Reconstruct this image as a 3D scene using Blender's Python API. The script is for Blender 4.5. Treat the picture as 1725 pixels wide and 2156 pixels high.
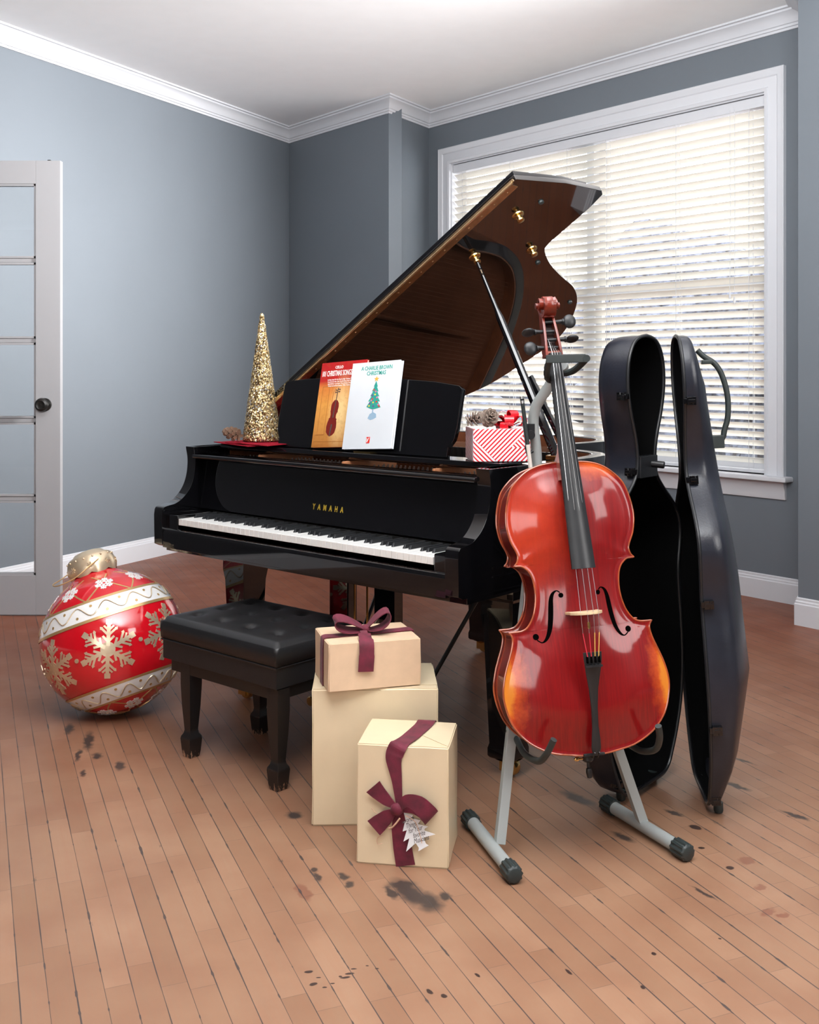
import bpy, bmesh, math, random
from mathutils import Vector, Matrix, Euler, noise
random.seed(7)
PI = math.pi
for o in list(bpy.data.objects): bpy.data.objects.remove(o)
sc = bpy.context.scene
COL = sc.collection
# ------------------------------------------------------------------ camera
cam_d = bpy.data.cameras.new('camera'); cam = bpy.data.objects.new('camera', cam_d); COL.objects.link(cam)
cam.location = (0, 0, 1.27); cam.rotation_euler = (PI/2, 0, 0)
cam_d.sensor_fit = 'HORIZONTAL'; cam_d.sensor_width = 36; cam_d.lens = 36*2250/1725
cam_d.shift_x = 0; cam_d.shift_y = -(1078-780)/1725
cam_d.clip_start = .05; cam_d.clip_end = 200
sc.camera = cam
# ------------------------------------------------------------------ world, lights, exposure
vs = sc.view_settings; vs.view_transform = 'Standard'; vs.look = 'None'; vs.gamma = 1; vs.use_curve_mapping = False
vs.exposure = 0.0
try:
    sc.cycles.use_denoising = True
    sc.cycles.max_bounces = 10; sc.cycles.diffuse_bounces = 5; sc.cycles.glossy_bounces = 6
    sc.cycles.transparent_max_bounces = 12
    sc.cycles.sample_clamp_indirect = 6
    sc.cycles.caustics_reflective = False; sc.cycles.caustics_refractive = False
except Exception: pass
w = bpy.data.worlds.new('sky'); sc.world = w; w.use_nodes = True
w.node_tree.nodes['Background'].inputs[0].default_value = (.95, .97, 1, 1)
w.node_tree.nodes['Background'].inputs[1].default_value = 10

def area(name, loc, target, sx, sy, power, col=(1, 1, 1), spread=180):
    d = bpy.data.lights.new(name, 'AREA'); d.shape = 'RECTANGLE'; d.size = sx; d.size_y = sy; d.energy = power; d.color = col
    d.spread = math.radians(spread)
    o = bpy.data.objects.new(name, d); COL.objects.link(o); o.location = loc
    o.rotation_euler = (Vector(target)-Vector(loc)).to_track_quat('-Z', 'Y').to_euler()
    return o
area('softbox_light', (2.9, .4, 2.3), (-.2, 4.2, .8), 1.3, 1.7, 55, (1, .98, .96))
area('side_fill_light', (2.5, 4.35, 2.75), (-2.2, 6.3, 2.0), .8, .8, 110, (1, .98, .97), 62)  # added out-of-view lamp that throws a bright pool on the left wall
area('ceiling_bounce_light', (.1, 1.3, 2.35), (.25, 1.9, 3.2), 2.4, 2.2, 310, (.98, .99, 1), 160)
area('front_fill_light', (-1.3, -2.4, 1.8), (0, 3.2, .6), 2.4, 1.2, 62, (1, .985, .97))  # added fill lamp behind the camera; no window stands there

# ------------------------------------------------------------------ geometry helpers
class G:
    def __init__(s): s.v = []; s.f = []; s.mi = []
    def add(s, vf, mi=0, M=None):
        v, f = vf; n = len(s.v)
        s.v += [tuple(M @ Vector(p)) if M is not None else tuple(p) for p in v]
        s.f += [tuple(i+n for i in q) for q in f]; s.mi += [mi]*len(f)
        return s

def box(x0, x1, y0, y1, z0, z1):
    v = [(x0, y0, z0), (x1, y0, z0), (x1, y1, z0), (x0, y1, z0), (x0, y0, z1), (x1, y0, z1), (x1, y1, z1), (x0, y1, z1)]
    return v, [(0, 3, 2, 1), (4, 5, 6, 7), (0, 1, 5, 4), (1, 2, 6, 5), (2, 3, 7, 6), (3, 0, 4, 7)]

def prism(pts, fn, a, b):
    """pts 2D loop, fn(p, h) -> 3D"""
    n = len(pts)
    v = [fn(p, a) for p in pts]+[fn(p, b) for p in pts]
    f = [tuple(range(n))[::-1], tuple(range(n, 2*n))]+[(i, (i+1) % n, n+(i+1) % n, n+i) for i in range(n)]
    return v, f
XY = lambda p, h: (p[0], p[1], h)
YZ = lambda p, h: (h, p[0], p[1])
XZ = lambda p, h: (p[0], h, p[1])

def tube(pts, r, n=12, closed=False, caps=True, flat=None):
    pts = [Vector(p) for p in pts]; m = len(pts)
    rr = r if isinstance(r, (list, tuple)) else [r]*m
    v = []; f = []; nrm = None
    for i, p in enumerate(pts):
        if closed: t = pts[(i+1) % m]-pts[i-1]
        else: t = (pts[min(i+1, m-1)]-pts[max(i-1, 0)])
        t.normalize()
        if nrm is None:
            nrm = t.orthogonal().normalized() if flat is None else Vector(flat)
        nrm = (nrm-t*nrm.dot(t)).normalized()
        bn = t.cross(nrm)
        for k in range(n):
            a = 2*PI*k/n
            v.append(tuple(p+(nrm*math.cos(a)+bn*math.sin(a))*rr[i]))
    mm = m if closed else m-1
    for i in range(mm):
        for k in range(n):
            a = i*n+k; b = i*n+(k+1) % n; c = ((i+1) % m)*n+(k+1) % n; d = ((i+1) % m)*n+k
            f.append((a, b, c, d))
    if caps and not closed:
        f.append(tuple(range(n))[::-1]); f.append(tuple(range((m-1)*n, m*n)))
    return v, f

def band(pts, wdirs, w, th=.0016):
    """flat ribbon: path pts, width direction per point, width(s), thickness"""
    pts = [Vector(p) for p in pts]; m = len(pts)
    ww = w if isinstance(w, (list, tuple)) else [w]*m
    wd = wdirs if isinstance(wdirs, list) else [wdirs]*m
    v = []; f = []
    for i, p in enumerate(pts):
        t = (pts[min(i+1, m-1)]-pts[max(i-1, 0)]).normalized()
        d = Vector(wd[i]); d = (d-t*d.dot(t)).normalized(); nn = t.cross(d)
        for a, b in ((-.5, -.5), (.5, -.5), (.5, .5), (-.5, .5)):
            v.append(tuple(p+d*ww[i]*a+nn*th*b))
    for i in range(m-1):
        for k in range(4):
            f.append((i*4+k, i*4+(k+1) % 4, (i+1)*4+(k+1) % 4, (i+1)*4+k))
    f.append((3, 2, 1, 0)); f.append(tuple((m-1)*4+k for k in range(4)))
    return v, f

def lathe(prof, n=32, caps=True):
    v = []; f = []
    for r, z in prof:
        for k in range(n):
            a = 2*PI*k/n; v.append((r*math.cos(a), r*math.sin(a), z))
    for i in range(len(prof)-1):
        for k in range(n):
            f.append((i*n+k, i*n+(k+1) % n, (i+1)*n+(k+1) % n, (i+1)*n+k))
    if caps:
        f.append(tuple(range(n))[::-1]); f.append(tuple(range((len(prof)-1)*n, len(prof)*n)))
    return v, f

def ellipsoid(c, r, n=16, m=10):
    v = [(c[0], c[1], c[2]-r[2])]; f = []
    for j in range(1, m):
        b = -PI/2+PI*j/m
        for k in range(n):
            a = 2*PI*k/n; v.append((c[0]+r[0]*math.cos(b)*math.cos(a), c[1]+r[1]*math.cos(b)*math.sin(a), c[2]+r[2]*math.sin(b)))
    v.append((c[0], c[1], c[2]+r[2]))
    for k in range(n): f.append((0, 1+(k+1) % n, 1+k))
    for j in range(m-2):
        for k in range(n): f.append((1+j*n+k, 1+j*n+(k+1) % n, 1+(j+1)*n+(k+1) % n, 1+(j+1)*n+k))
    L = len(v)-1; s = 1+(m-2)*n
    for k in range(n): f.append((s+k, s+(k+1) % n, L))
    return v, f

def crom(pts, k=6, closed=False):
    P = [Vector(p) for p in pts]; n = len(P); out = []
    rng = n if closed else n-1
    for i in range(rng):
        if closed: a, b, c, d = P[i-1], P[i], P[(i+1) % n], P[(i+2) % n]
        else: a, b, c, d = P[max(i-1, 0)], P[i], P[i+1], P[min(i+2, n-1)]
        for j in range(k):
            t = j/k
            out.append(.5*((2*b)+(c-a)*t+(2*a-5*b+4*c-d)*t*t+(3*b-a-3*c+d)*t**3))
    if not closed: out.append(P[-1])
    return out

def mk(name, g, mat, parent=None, bevel=0, seg=2, angle=35, smooth=True, M=None, loc=None, rot=None, fix=True):
    if isinstance(g, tuple): g = G().add(g)
    me = bpy.data.meshes.new(name)
    bm = bmesh.new()
    vs_ = [bm.verts.new(M @ Vector(p) if M is not None else p) for p in g.v]
    for q, mi in zip(g.f, g.mi):
        try: fc = bm.faces.new([vs_[i] for i in q]); fc.material_index = mi
        except ValueError: pass
    if fix: bmesh.ops.recalc_face_normals(bm, faces=bm.faces)
    if bevel:
        ed = [e for e in bm.edges if len(e.link_faces) == 2 and e.calc_face_angle(0) > math.radians(30)]
        bmesh.ops.bevel(bm, geom=ed, offset=bevel, segments=seg, profile=.5, affect='EDGES', clamp_overlap=True)
    bm.to_mesh(me); bm.free()
    for m_ in (mat if isinstance(mat, (list, tuple)) else [mat]): me.materials.append(m_)
    if smooth:
        me.polygons.foreach_set('use_smooth', [True]*len(me.polygons))
        me.set_sharp_from_angle(angle=math.radians(angle))
    o = bpy.data.objects.new(name, me); COL.objects.link(o)
    if bevel and smooth: wn_ = o.modifiers.new('weighted', 'WEIGHTED_NORMAL'); wn_.keep_sharp = True; wn_.weight = 80
    if parent is not None: o.parent = parent
    if loc: o.location = loc
    if rot: o.rotation_euler = rot
    return o

def tag(o, label=None, cat=None, group=None, kind=None):
    for k, v in (('label', label), ('category', cat), ('group', group), ('kind', kind)):
        if v: o[k] = v
    return o
def thing(name, label, cat, loc=(0, 0, 0), rotz=0, group=None):
    o = bpy.data.objects.new(name, None); COL.objects.link(o); o.empty_display_size = .1
    o.location = loc; o.rotation_euler = (0, 0, rotz)
    return tag(o, label, cat, group)
def struct(name, g, m, parent=None, **k):
    o = mk(name, g, m, parent, **k)
    if parent is None: o['kind'] = 'structure'
    return o

def text_geo(s, size, ext=.0006, align='CENTER', sx=1.0, shear=0, bold=0, spc=1.0):
    c = bpy.data.curves.new('t', 'FONT'); c.body = s; c.size = size; c.align_x = align; c.extrude = ext; c.shear = shear
    c.offset = bold; c.space_character = spc; c.resolution_u = 2
    o = bpy.data.objects.new('t', c); COL.objects.link(o)
    dg = bpy.context.evaluated_depsgraph_get(); me = bpy.data.meshes.new_from_object(o.evaluated_get(dg))
    v = [(p.co.x*sx, -p.co.z, p.co.y) for p in me.vertices]; f = [tuple(q.vertices) for q in me.polygons]
    bpy.data.objects.remove(o); bpy.data.meshes.remove(me)
    return v, f      # lies in XZ, facing -Y

# ------------------------------------------------------------------ materials
def srgb(r, g, b):
    f = lambda c: (c/255/12.92) if c/255 <= .04045 else ((c/255+.055)/1.055)**2.4
    return (f(r), f(g), f(b), 1)
class N:
    def __init__(s, name):
        s.m = bpy.data.materials.new(name); s.m.use_nodes = True; s.t = s.m.node_tree
        s.b = s.t.nodes['Principled BSDF']
    def n(s, typ, **k):
        x = s.t.nodes.new(typ)
        for a, b in k.items(): setattr(x, a, b)
        return x
    def l(s, a, b): s.t.links.new(a, b)
    def put(s, sock, v):
        if hasattr(v, 'is_output') or isinstance(v, bpy.types.NodeSocket): s.l(v, sock)
        else: sock.default_value = v
    def math(s, op, a, b=0.0, c=None, clamp=False):
        x = s.n('ShaderNodeMath', operation=op); x.use_clamp = clamp
        s.put(x.inputs[0], a); s.put(x.inputs[1], b)
        if c is not None: s.put(x.inputs[2], c)
        return x.outputs[0]
    def mix(s, f, a, b, bt='MIX'):
        x = s.n('ShaderNodeMix', data_type='RGBA', blend_type=bt)
        s.put(x.inputs[0], f); s.put(x.inputs[6], a); s.put(x.inputs[7], b)
        return x.outputs[2]
    def noise(s, scale, detail=3, vec=None, rough=.5, dist=0):
        x = s.n('ShaderNodeTexNoise'); x.inputs['Scale'].default_value = scale; x.inputs['Detail'].default_value = detail
        x.inputs['Roughness'].default_value = rough; x.inputs['Distortion'].default_value = dist
        if vec is not None: s.l(vec, x.inputs['Vector'])
        return x.outputs['Fac']
    def ramp(s, f, a, b, c=(0, 0, 0, 1), d=(1, 1, 1, 1)):
        x = s.n('ShaderNodeValToRGB'); s.l(f, x.inputs[0]); e = x.color_ramp.elements
        e[0].position = a; e[1].position = b; e[0].color = c; e[1].color = d
        return x.outputs[0]
    def obj(s): return s.n('ShaderNodeTexCoord').outputs['Object']
    def mapv(s, vec, loc=(0, 0, 0), rot=(0, 0, 0), sca=(1, 1, 1), vt='POINT'):
        x = s.n('ShaderNodeMapping', vector_type=vt); s.l(vec, x.inputs[0])
        x.inputs[1].default_value = loc; x.inputs[2].default_value = rot; x.inputs[3].default_value = sca
        return x.outputs[0]
    def bump(s, h, st=.3, d=.001):
        x = s.n('ShaderNodeBump'); x.inputs['Strength'].default_value = st; x.inputs['Distance'].default_value = d
        s.l(h, x.inputs['Height']); s.l(x.outputs[0], s.b.inputs['Normal'])
    def set(s, **k):
        for a, b in k.items(): s.put(s.b.inputs[a.replace('_', ' ')], b)
        return s
def mat(name, col, rough=.5, metal=0, coat=0, nz=0, nscale=8, bump=0, bscale=200, sheen=0, spec=.5, coatr=.05):
    x = N(name); o = x.obj()
    c = col if len(col) == 4 else (*col, 1)
    if nz:
        f = x.noise(nscale, 4, o); hi = tuple(min(1, q*(1+nz)) for q in c[:3])+(1,); lo = tuple(q*(1-nz) for q in c[:3])+(1,)
        x.set(Base_Color=x.mix(x.ramp(f, .3, .7), lo, hi))
    else: x.set(Base_Color=c)
    x.set(Roughness=rough, Metallic=metal, Coat_Weight=coat, Coat_Roughness=coatr, Sheen_Weight=sheen, Specular_IOR_Level=spec)
    if bump: x.bump(x.noise(bscale, 3, o), bump, .001)
    return x.m

wall_m = mat('wall_paint', srgb(106, 113, 120), .55, nz=.02, nscale=2, bump=.05, bscale=300, spec=.3)
dark_wall = mat('darkened_unseen_wall', srgb(48, 50, 54), .8, nz=.05)  # unseen walls darkened in colour so the lacquer mirrors a dim room
ceil_m = mat('ceiling_paint', srgb(244, 245, 246), .8, nz=.01)
trim_m = mat('trim_paint', srgb(204, 206, 211), .4, nz=.01)
door_m = mat('door_paint', srgb(150, 150, 153), .45, nz=.01)
black_gloss = mat('black_lacquer', (.004, .004, .005), .04, coat=.6, nz=.05, coatr=.02)
black_satin = mat('black_satin_wood', (.008, .0075, .007), .3, nz=.1)
ebony = mat('black_ebony', (.014, .015, .017), .38, nz=.15, nscale=30)
brass = mat('brass', (.72, .5, .2), .2, 1, nz=.08, nscale=30)
hinge_m = mat('hinge_brass', (.78, .54, .3), .3, 1, nz=.12, nscale=40, bump=.2, bscale=60)
ivory = mat('white_key_plastic', (.86, .86, .84), .25, nz=.01)
mahog = mat('brown_veneer', (.15, .05, .022), .3, coat=.4, nz=.3, nscale=18)
bronze = mat('bronze_plate', (.42, .18, .085), .5, .0, nz=.1, nscale=12)
steel = mat('steel_wire', (.7, .7, .71), .3, 1, nz=.02)
felt_r = mat('red_felt', (.45, .02, .03), .9, nz=.1)
velvet = mat('burgundy_velvet', (.115, .006, .022), .75, nz=.35, nscale=40, sheen=.08, bump=.2, bscale=400)
kraft = mat('kraft_paper', (.64, .46, .31), .5, nz=.05, nscale=25, bump=.15, bscale=60)
goldpap = mat('pale_gold_paper', (.68, .56, .38), .38, .10, nz=.04, nscale=10, bump=.25, bscale=22)
gray_m = mat('gray_powder_coat', (.31, .335, .33), .4, nz=.03, bump=.1, bscale=500)
rubber = mat('dark_rubber', (.022, .03, .03), .45, nz=.15, nscale=40)
blackpl = mat('black_plastic', (.012, .013, .015), .35, nz=.1)
case_m = mat('textured_black_shell', (.014, .016, .024), .30, nz=.12, nscale=30, bump=.35, bscale=160)
lining_m = mat('black_velour_lining', (.002, .002, .0022), .95, nz=.2, spec=.1)
leather = mat('black_leather', (.010, .010, .011), .36, nz=.15, nscale=25, bump=.3, bscale=350)
paper = mat('white_paper', (.83, .85, .88), .3, nz=.01, coat=.3)
ink = mat('dark_ink', (.08, .08, .09), .7, nz=.02)

def glass_mat():
    x = N('clear_glass'); t = x.t
    tr = x.n('ShaderNodeBsdfTransparent'); gl = x.n('ShaderNodeBsdfGlossy'); gl.inputs['Roughness'].default_value = .02
    nz = x.noise(3, 2, x.obj()); fr0 = x.n('ShaderNodeFresnel'); fr0.inputs[0].default_value = 1.45
    bf = x.n('ShaderNodeNewGeometry').outputs['Backfacing']; fr = x.n('ShaderNodeMath', operation='MULTIPLY'); x.l(fr0.outputs[0], fr.inputs[0]); x.l(x.math('SUBTRACT', 1.0, bf), fr.inputs[1])
    ms = x.n('ShaderNodeMixShader'); x.l(fr.outputs[0], ms.inputs[0]); x.l(tr.outputs[0], ms.inputs[1]); x.l(gl.outputs[0], ms.inputs[2])
    x.l(x.mix(nz, (.97, .98, .98, 1), (.99, .99, .99, 1)), tr.inputs[0])
    x.l(ms.outputs[0], t.nodes['Material Output'].inputs[0]); return x.m
glass = glass_mat()

def slat_mat():
    x = N('cream_blind_slat'); t = x.t
    tl = x.n('ShaderNodeBsdfTranslucent'); tl.inputs[0].default_value = (.95, .93, .88, 1)
    c = x.mix(x.noise(4, 2, x.obj()), (.86, .85, .80, 1), (.9, .885, .84, 1)); x.set(Base_Color=c, Roughness=.45)
    ms = x.n('ShaderNodeMixShader'); ms.inputs[0].default_value = .3
    x.l(x.b.outputs[0], ms.inputs[1]); x.l(tl.outputs[0], ms.inputs[2]); x.l(ms.outputs[0], t.nodes['Material Output'].inputs[0]); return x.m
slat_m = slat_mat()

# floor: strip boards
BW = .0543; BANG = -math.atan2(-60-862.5, 2250)    # board direction turned this much left of +Y
def floor_mat():
    x = N('maple_strip_floor')
    pos = x.n('ShaderNodeNewGeometry').outputs['Position']
    rot = x.mapv(pos, rot=(0, 0, -BANG))
    sp = x.n('ShaderNodeSeparateXYZ'); x.l(rot, sp.inputs[0]); X, Y = sp.outputs[0], sp.outputs[1]
    xi = x.math('ADD', x.math('DIVIDE', X, BW), .35)
    row = x.math('FLOOR', xi); fx = x.math('FRACT', xi)
    wn = x.n('ShaderNodeTexWhiteNoise', noise_dimensions='1D'); x.l(row, wn.inputs['W']); r1 = wn.outputs['Value']
    wn2 = x.n('ShaderNodeTexWhiteNoise', noise_dimensions='1D'); x.l(x.math('ADD', row, 71.3), wn2.inputs['W'])
    L = x.math('ADD', x.math('MULTIPLY', wn2.outputs['Value'], .30), .32)
    yi = x.math('ADD', x.math('DIVIDE', Y, L), x.math('MULTIPLY', r1, 9.7))
    col = x.math('FLOOR', yi); fy = x.math('FRACT', yi)
    cv = x.n('ShaderNodeCombineXYZ'); x.l(row, cv.inputs[0]); x.l(col, cv.inputs[1])
    wb = x.n('ShaderNodeTexWhiteNoise', noise_dimensions='3D'); x.l(cv.outputs[0], wb.inputs['Vector']); rb = wb.outputs['Value']
    # gaps along the boards, uneven width
    st = x.mapv(rot, sca=(60, 3.0, 1)); gn = x.noise(1.0, 3, st)
    gn2 = x.noise(14, 3, rot)
    gw = x.math('ADD', x.math('MULTIPLY', x.ramp(gn, .40, .70), .024), x.math('MULTIPLY', x.ramp(gn2, .60, .70), .045))
    gw = x.math('ADD', gw, .010)
    e = x.math('MINIMUM', fx, x.math('SUBTRACT', 1, fx))
    gapx = x.math('LESS_THAN', e, gw)
    ey = x.math('MULTIPLY', x.math('MINIMUM', fy, x.math('SUBTRACT', 1, fy)), L)
    gapy = x.math('MULTIPLY', x.math('LESS_THAN', ey, .0006), .55)
    gap = x.math('MAXIMUM', gapx, gapy)
    grain = x.noise(1, 5, x.mapv(rot, sca=(90, 5, 1)), .6, 1.2)
    mott = x.noise(5, 4, pos)
    c = x.mix(rb, srgb(136, 103, 80), srgb(152, 118, 94))
    c = x.mix(x.math('MULTIPLY', x.ramp(mott, .4, .7), .5), c, srgb(124, 86, 66))
    c = x.mix(x.math('MULTIPLY', x.ramp(grain, .35, .75), .22), c, srgb(150, 98, 72))
    # colour turns redder and darker towards the window wall
    sw = x.n('ShaderNodeSeparateXYZ'); x.l(pos, sw.inputs[0])
    red = x.math('MULTIPLY', x.math('SUBTRACT', sw.outputs[1], 2.9), .42, clamp=True)
    c = x.mix(red, c, x.mix(1.0, c, srgb(226, 178, 160), 'MULTIPLY'))
    # specks of dirt in the joints
    spk = x.math('MULTIPLY', x.ramp(x.noise(9, 5, x.mapv(rot, sca=(2.2, .8, 1)), .7), .64, .70), x.math('LESS_THAN', e, .11))
    warp = x.n('ShaderNodeTexNoise'); warp.inputs['Scale'].default_value = 38; warp.inputs['Detail'].default_value = 4; x.l(pos, warp.inputs['Vector'])
    off = x.n('ShaderNodeVectorMath', operation='MULTIPLY_ADD'); x.l(warp.outputs['Color'], off.inputs[0]); off.inputs[1].default_value = (.03, .03, 0); 
    sb = x.n('ShaderNodeVectorMath', operation='ADD'); x.l(pos, sb.inputs[0]); sb.inputs[1].default_value = (-.015, -.015, 0)
    x.l(sb.outputs[0], off.inputs[2]); wp = off.outputs[0]
    off2 = x.n('ShaderNodeVectorMath', operation='MULTIPLY_ADD'); x.l(warp.outputs['Color'], off2.inputs[0]); off2.inputs[1].default_value = (.008, .008, 0); 
    sb2 = x.n('ShaderNodeVectorMath', operation='ADD'); x.l(pos, sb2.inputs[0]); sb2.inputs[1].default_value = (-.004, -.004, 0)
    x.l(sb2.outputs[0], off2.inputs[2]); wp2 = off2.outputs[0]
    def blot(lst, wpv, soft):
        acc = None
        for (bx, by, ra, rb_, ang) in lst:
            mp = x.mapv(wpv, (bx, by, 0), (0, 0, math.radians(ang)), (ra, rb_, 1), 'TEXTURE')
            ln = x.n('ShaderNodeVectorMath', operation='LENGTH'); x.l(x.mapv(mp, sca=(1, 1, 0)), ln.inputs[0])
            mr = x.n('ShaderNodeMapRange'); x.l(ln.outputs['Value'], mr.inputs[0]); mr.inputs[1].default_value = 1; mr.inputs[2].default_value = soft
            o_ = mr.outputs[0]; acc = o_ if acc is None else x.math('MAXIMUM', acc, o_)
        return acc
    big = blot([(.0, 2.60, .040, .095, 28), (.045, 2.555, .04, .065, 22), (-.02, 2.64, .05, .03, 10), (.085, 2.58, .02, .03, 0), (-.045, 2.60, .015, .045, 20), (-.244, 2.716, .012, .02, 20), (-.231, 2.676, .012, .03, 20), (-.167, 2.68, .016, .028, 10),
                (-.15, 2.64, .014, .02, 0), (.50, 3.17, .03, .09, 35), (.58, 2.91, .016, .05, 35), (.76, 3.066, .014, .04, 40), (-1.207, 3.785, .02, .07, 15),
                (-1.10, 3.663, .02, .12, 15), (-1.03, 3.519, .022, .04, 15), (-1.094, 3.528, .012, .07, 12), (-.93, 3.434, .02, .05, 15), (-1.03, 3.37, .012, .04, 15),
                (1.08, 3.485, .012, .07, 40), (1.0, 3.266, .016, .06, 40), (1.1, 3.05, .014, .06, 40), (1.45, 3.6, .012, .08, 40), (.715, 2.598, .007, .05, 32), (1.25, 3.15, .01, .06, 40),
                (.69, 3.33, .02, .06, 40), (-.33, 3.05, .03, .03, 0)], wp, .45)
    small = blot([(-.213, 2.257, .011, .006, 15), (-.199, 2.212, .010, .006, 30), (-.16, 2.215, .006, .003, 0), (-.134, 2.236, .013, .005, 10), (-.174, 2.201, .006, .003, 10), (-.118, 2.268, .008, .003, 0),
                  (-.125, 2.25, .012, .005, 5), (-.145, 2.24, .004, .004, 0), (-.19, 2.235, .006, .003, 0), (-.09, 2.28, .004, .003, 0), (-.07, 2.27, .005, .003, 0), (.795, 2.97, .014, .022, 40), (.777, 2.843, .010, .008, 0),
                  (.819, 2.729, .012, .011, 0), (.041, 2.185, .006, .012, 25), (.07, 2.17, .007, .009, 30), (.336, 2.257, .005, .014, 25), (.532, 2.327, .006, .008, 0), (.143, 2.245, .004, .01, 30), (.48, 2.2, .006, .008, 0), (.693, 2.389, .004, .004, 0)], wp2, .7)
    rust = blot([(.873, 2.769, .026, .022, 40), (.863, 2.626, .022, .014, 30), (.84, 2.505, .03, .014, 50), (.87, 2.49, .02, .012, 20), (-.04, 2.3, .01, .006, 0), (-.257, 2.598, .02, .05, 20)], wp, .7)
    c = x.mix(x.math('MULTIPLY', rust, .6), c, srgb(110, 62, 48))
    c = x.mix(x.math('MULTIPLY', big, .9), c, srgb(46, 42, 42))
    c = x.mix(x.math('MULTIPLY', small, .95), c, srgb(48, 34, 32))
    c = x.mix(x.math('MULTIPLY', spk, .7), c, srgb(62, 56, 54))
    c = x.mix(x.math('MULTIPLY', gap, .9), c, srgb(62, 56, 56))
    rg = x.math('ADD', x.math('MULTIPLY', x.noise(6, 3, pos), .25), .3)
    x.set(Base_Color=c, Roughness=rg, Specular_IOR_Level=.4)
    x.bump(x.math('SUBTRACT', x.math('MULTIPLY', grain, .15), gap), .5, .0012)
    return x.m
floor_m = floor_mat()

# ------------------------------------------------------------------ the room
CZ = 3.23
P = [(-7.06, -3), (-.985, 8.742), (-.150, 7.713), (.147, 8.20), (2.147, 5.735), (1.943, 5.34), (4.5, 2.19), (4.5, -3)]
struct('floor', prism([(-7.3, -3.2), (-7.3, 9.2), (4.8, 9.2), (4.8, -3.2)], XY, -.1, 0), floor_m, smooth=False)
struct('ceiling', prism([(-7.3, -3.2), (-7.3, 9.2), (4.8, 9.2), (4.8, -3.2)], XY, CZ, CZ+.1), ceil_m, smooth=False)
def wallseg(name, a, b, th=.12, ea=0, eb=0):
    a = Vector(a); b = Vector(b); d = (b-a).normalized(); out = Vector((-d.y, d.x))
    a = a-d*ea; b = b+d*eb
    q = [a, b, b+out*th, a+out*th]
    return struct(name, prism([tuple(p) for p in q], XY, 0, CZ), wall_m, smooth=False)
PLM = (Vector(P[1])-Vector(P[0]))*((5.3+3)/(8.742+3))+Vector(P[0]); wallseg('wall_left', tuple(PLM), P[1]); wallseg('wall_west', P[0], tuple(PLM)).data.materials[0] = dark_wall; wallseg('wall_back', P[1], P[2], ea=.1)
_b = (Vector(P[1])-Vector(P[2])).normalized()*.13; _r = (Vector(P[3])-Vector(P[2])).normalized()
struct('wall_return', prism([P[2], P[3], (P[3][0]-.1, P[3][1]+.12), (P[2][0]+_b.x*.8+_r.x*.13, P[2][1]+_b.y*.8+_r.y*.13)], XY, 0, CZ), wall_m, smooth=False)
wallseg('wall_pier', P[4], P[5]); wallseg('wall_right', P[5], P[6], ea=0)
for _w in (wallseg('wall_east', P[6], P[7], ea=.1), wallseg('wall_front', P[7], P[0], ea=.1, eb=.1)): _w.data.materials[0] = dark_wall
# window wall with its opening, in a frame along the wall: x along, y outward, z up
E_ = (Vector(P[4])-Vector(P[3])); WL = E_.length; WA = math.atan2(E_.y, E_.x)
WM = Matrix.Translation((P[3][0], P[3][1], 0)) @ Matrix.Rotation(WA, 4, 'Z')
S0, S1, Z0, Z1 = .258, 2.918, .69, 2.82
g = G(); TH = .14
for b in ((-.05, S0, 0, TH, 0, CZ), (S1, WL, 0, TH, 0, CZ), (S0, S1, 0, TH, 0, Z0), (S0, S1, 0, TH, Z1, CZ)): g.add(box(*b))
struct('wall_window', g, wall_m, M=WM, smooth=False)

def sweep(path, prof, closed=True):
    """profile (d into the room, z) swept along interior side (right of travel) with mitres"""
    n = len(path); v = []; f = []; m = len(prof)
    for i in range(n):
        p = Vector(path[i])
        if closed or 0 < i < n-1:
            d0 = (p-Vector(path[i-1])).normalized(); d1 = (Vector(path[(i+1) % n])-p).normalized()
        elif i == 0: d0 = d1 = (Vector(path[1])-p).normalized()
        else: d0 = d1 = (p-Vector(path[i-1])).normalized()
        n0 = Vector((d0.y, -d0.x)); n1 = Vector((d1.y, -d1.x)); mm = (n0+n1).normalized(); k = 1/max(.3, mm.dot(n0))
        for d, z in prof: q = p+mm*d*k; v.append((q.x, q.y, z))
    for i in range(n if closed else n-1):
        for j in range(m): a = i*m+j; b = i*m+(j+1) % m; c = ((i+1) % n)*m; f.append((a, b, c+(j+1) % m, c+j))
    if not closed: f.append(tuple(range(m))[::-1]); f.append(tuple(range((n-1)*m, n*m)))
    return v, f
crown = [(0, CZ-.105), (.010, CZ-.105), (.012, CZ-.092), (.020, CZ-.090), (.022, CZ-.078), (.030, CZ-.074), (.040, CZ-.052), (.060, CZ-.032), (.082, CZ-.022), (.084, CZ-.012), (.100, CZ-.010), (.102, CZ), (0, CZ)]
struct('trim_1', sweep(P, crown), trim_m, angle=25)
bb = [(0, 0), (.018, 0), (.018, .105), (.013, .110), (.013, .118), (.008, .124), (.008, .134), (.003, .138), (0, .138)]
struct('baseboard_left', sweep(P[0:3], bb, False), trim_m)
struct('baseboard_window', sweep(P[2:5], bb, False), trim_m)
struct('baseboard_right', sweep(P[4:8], bb, False), trim_m)

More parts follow.
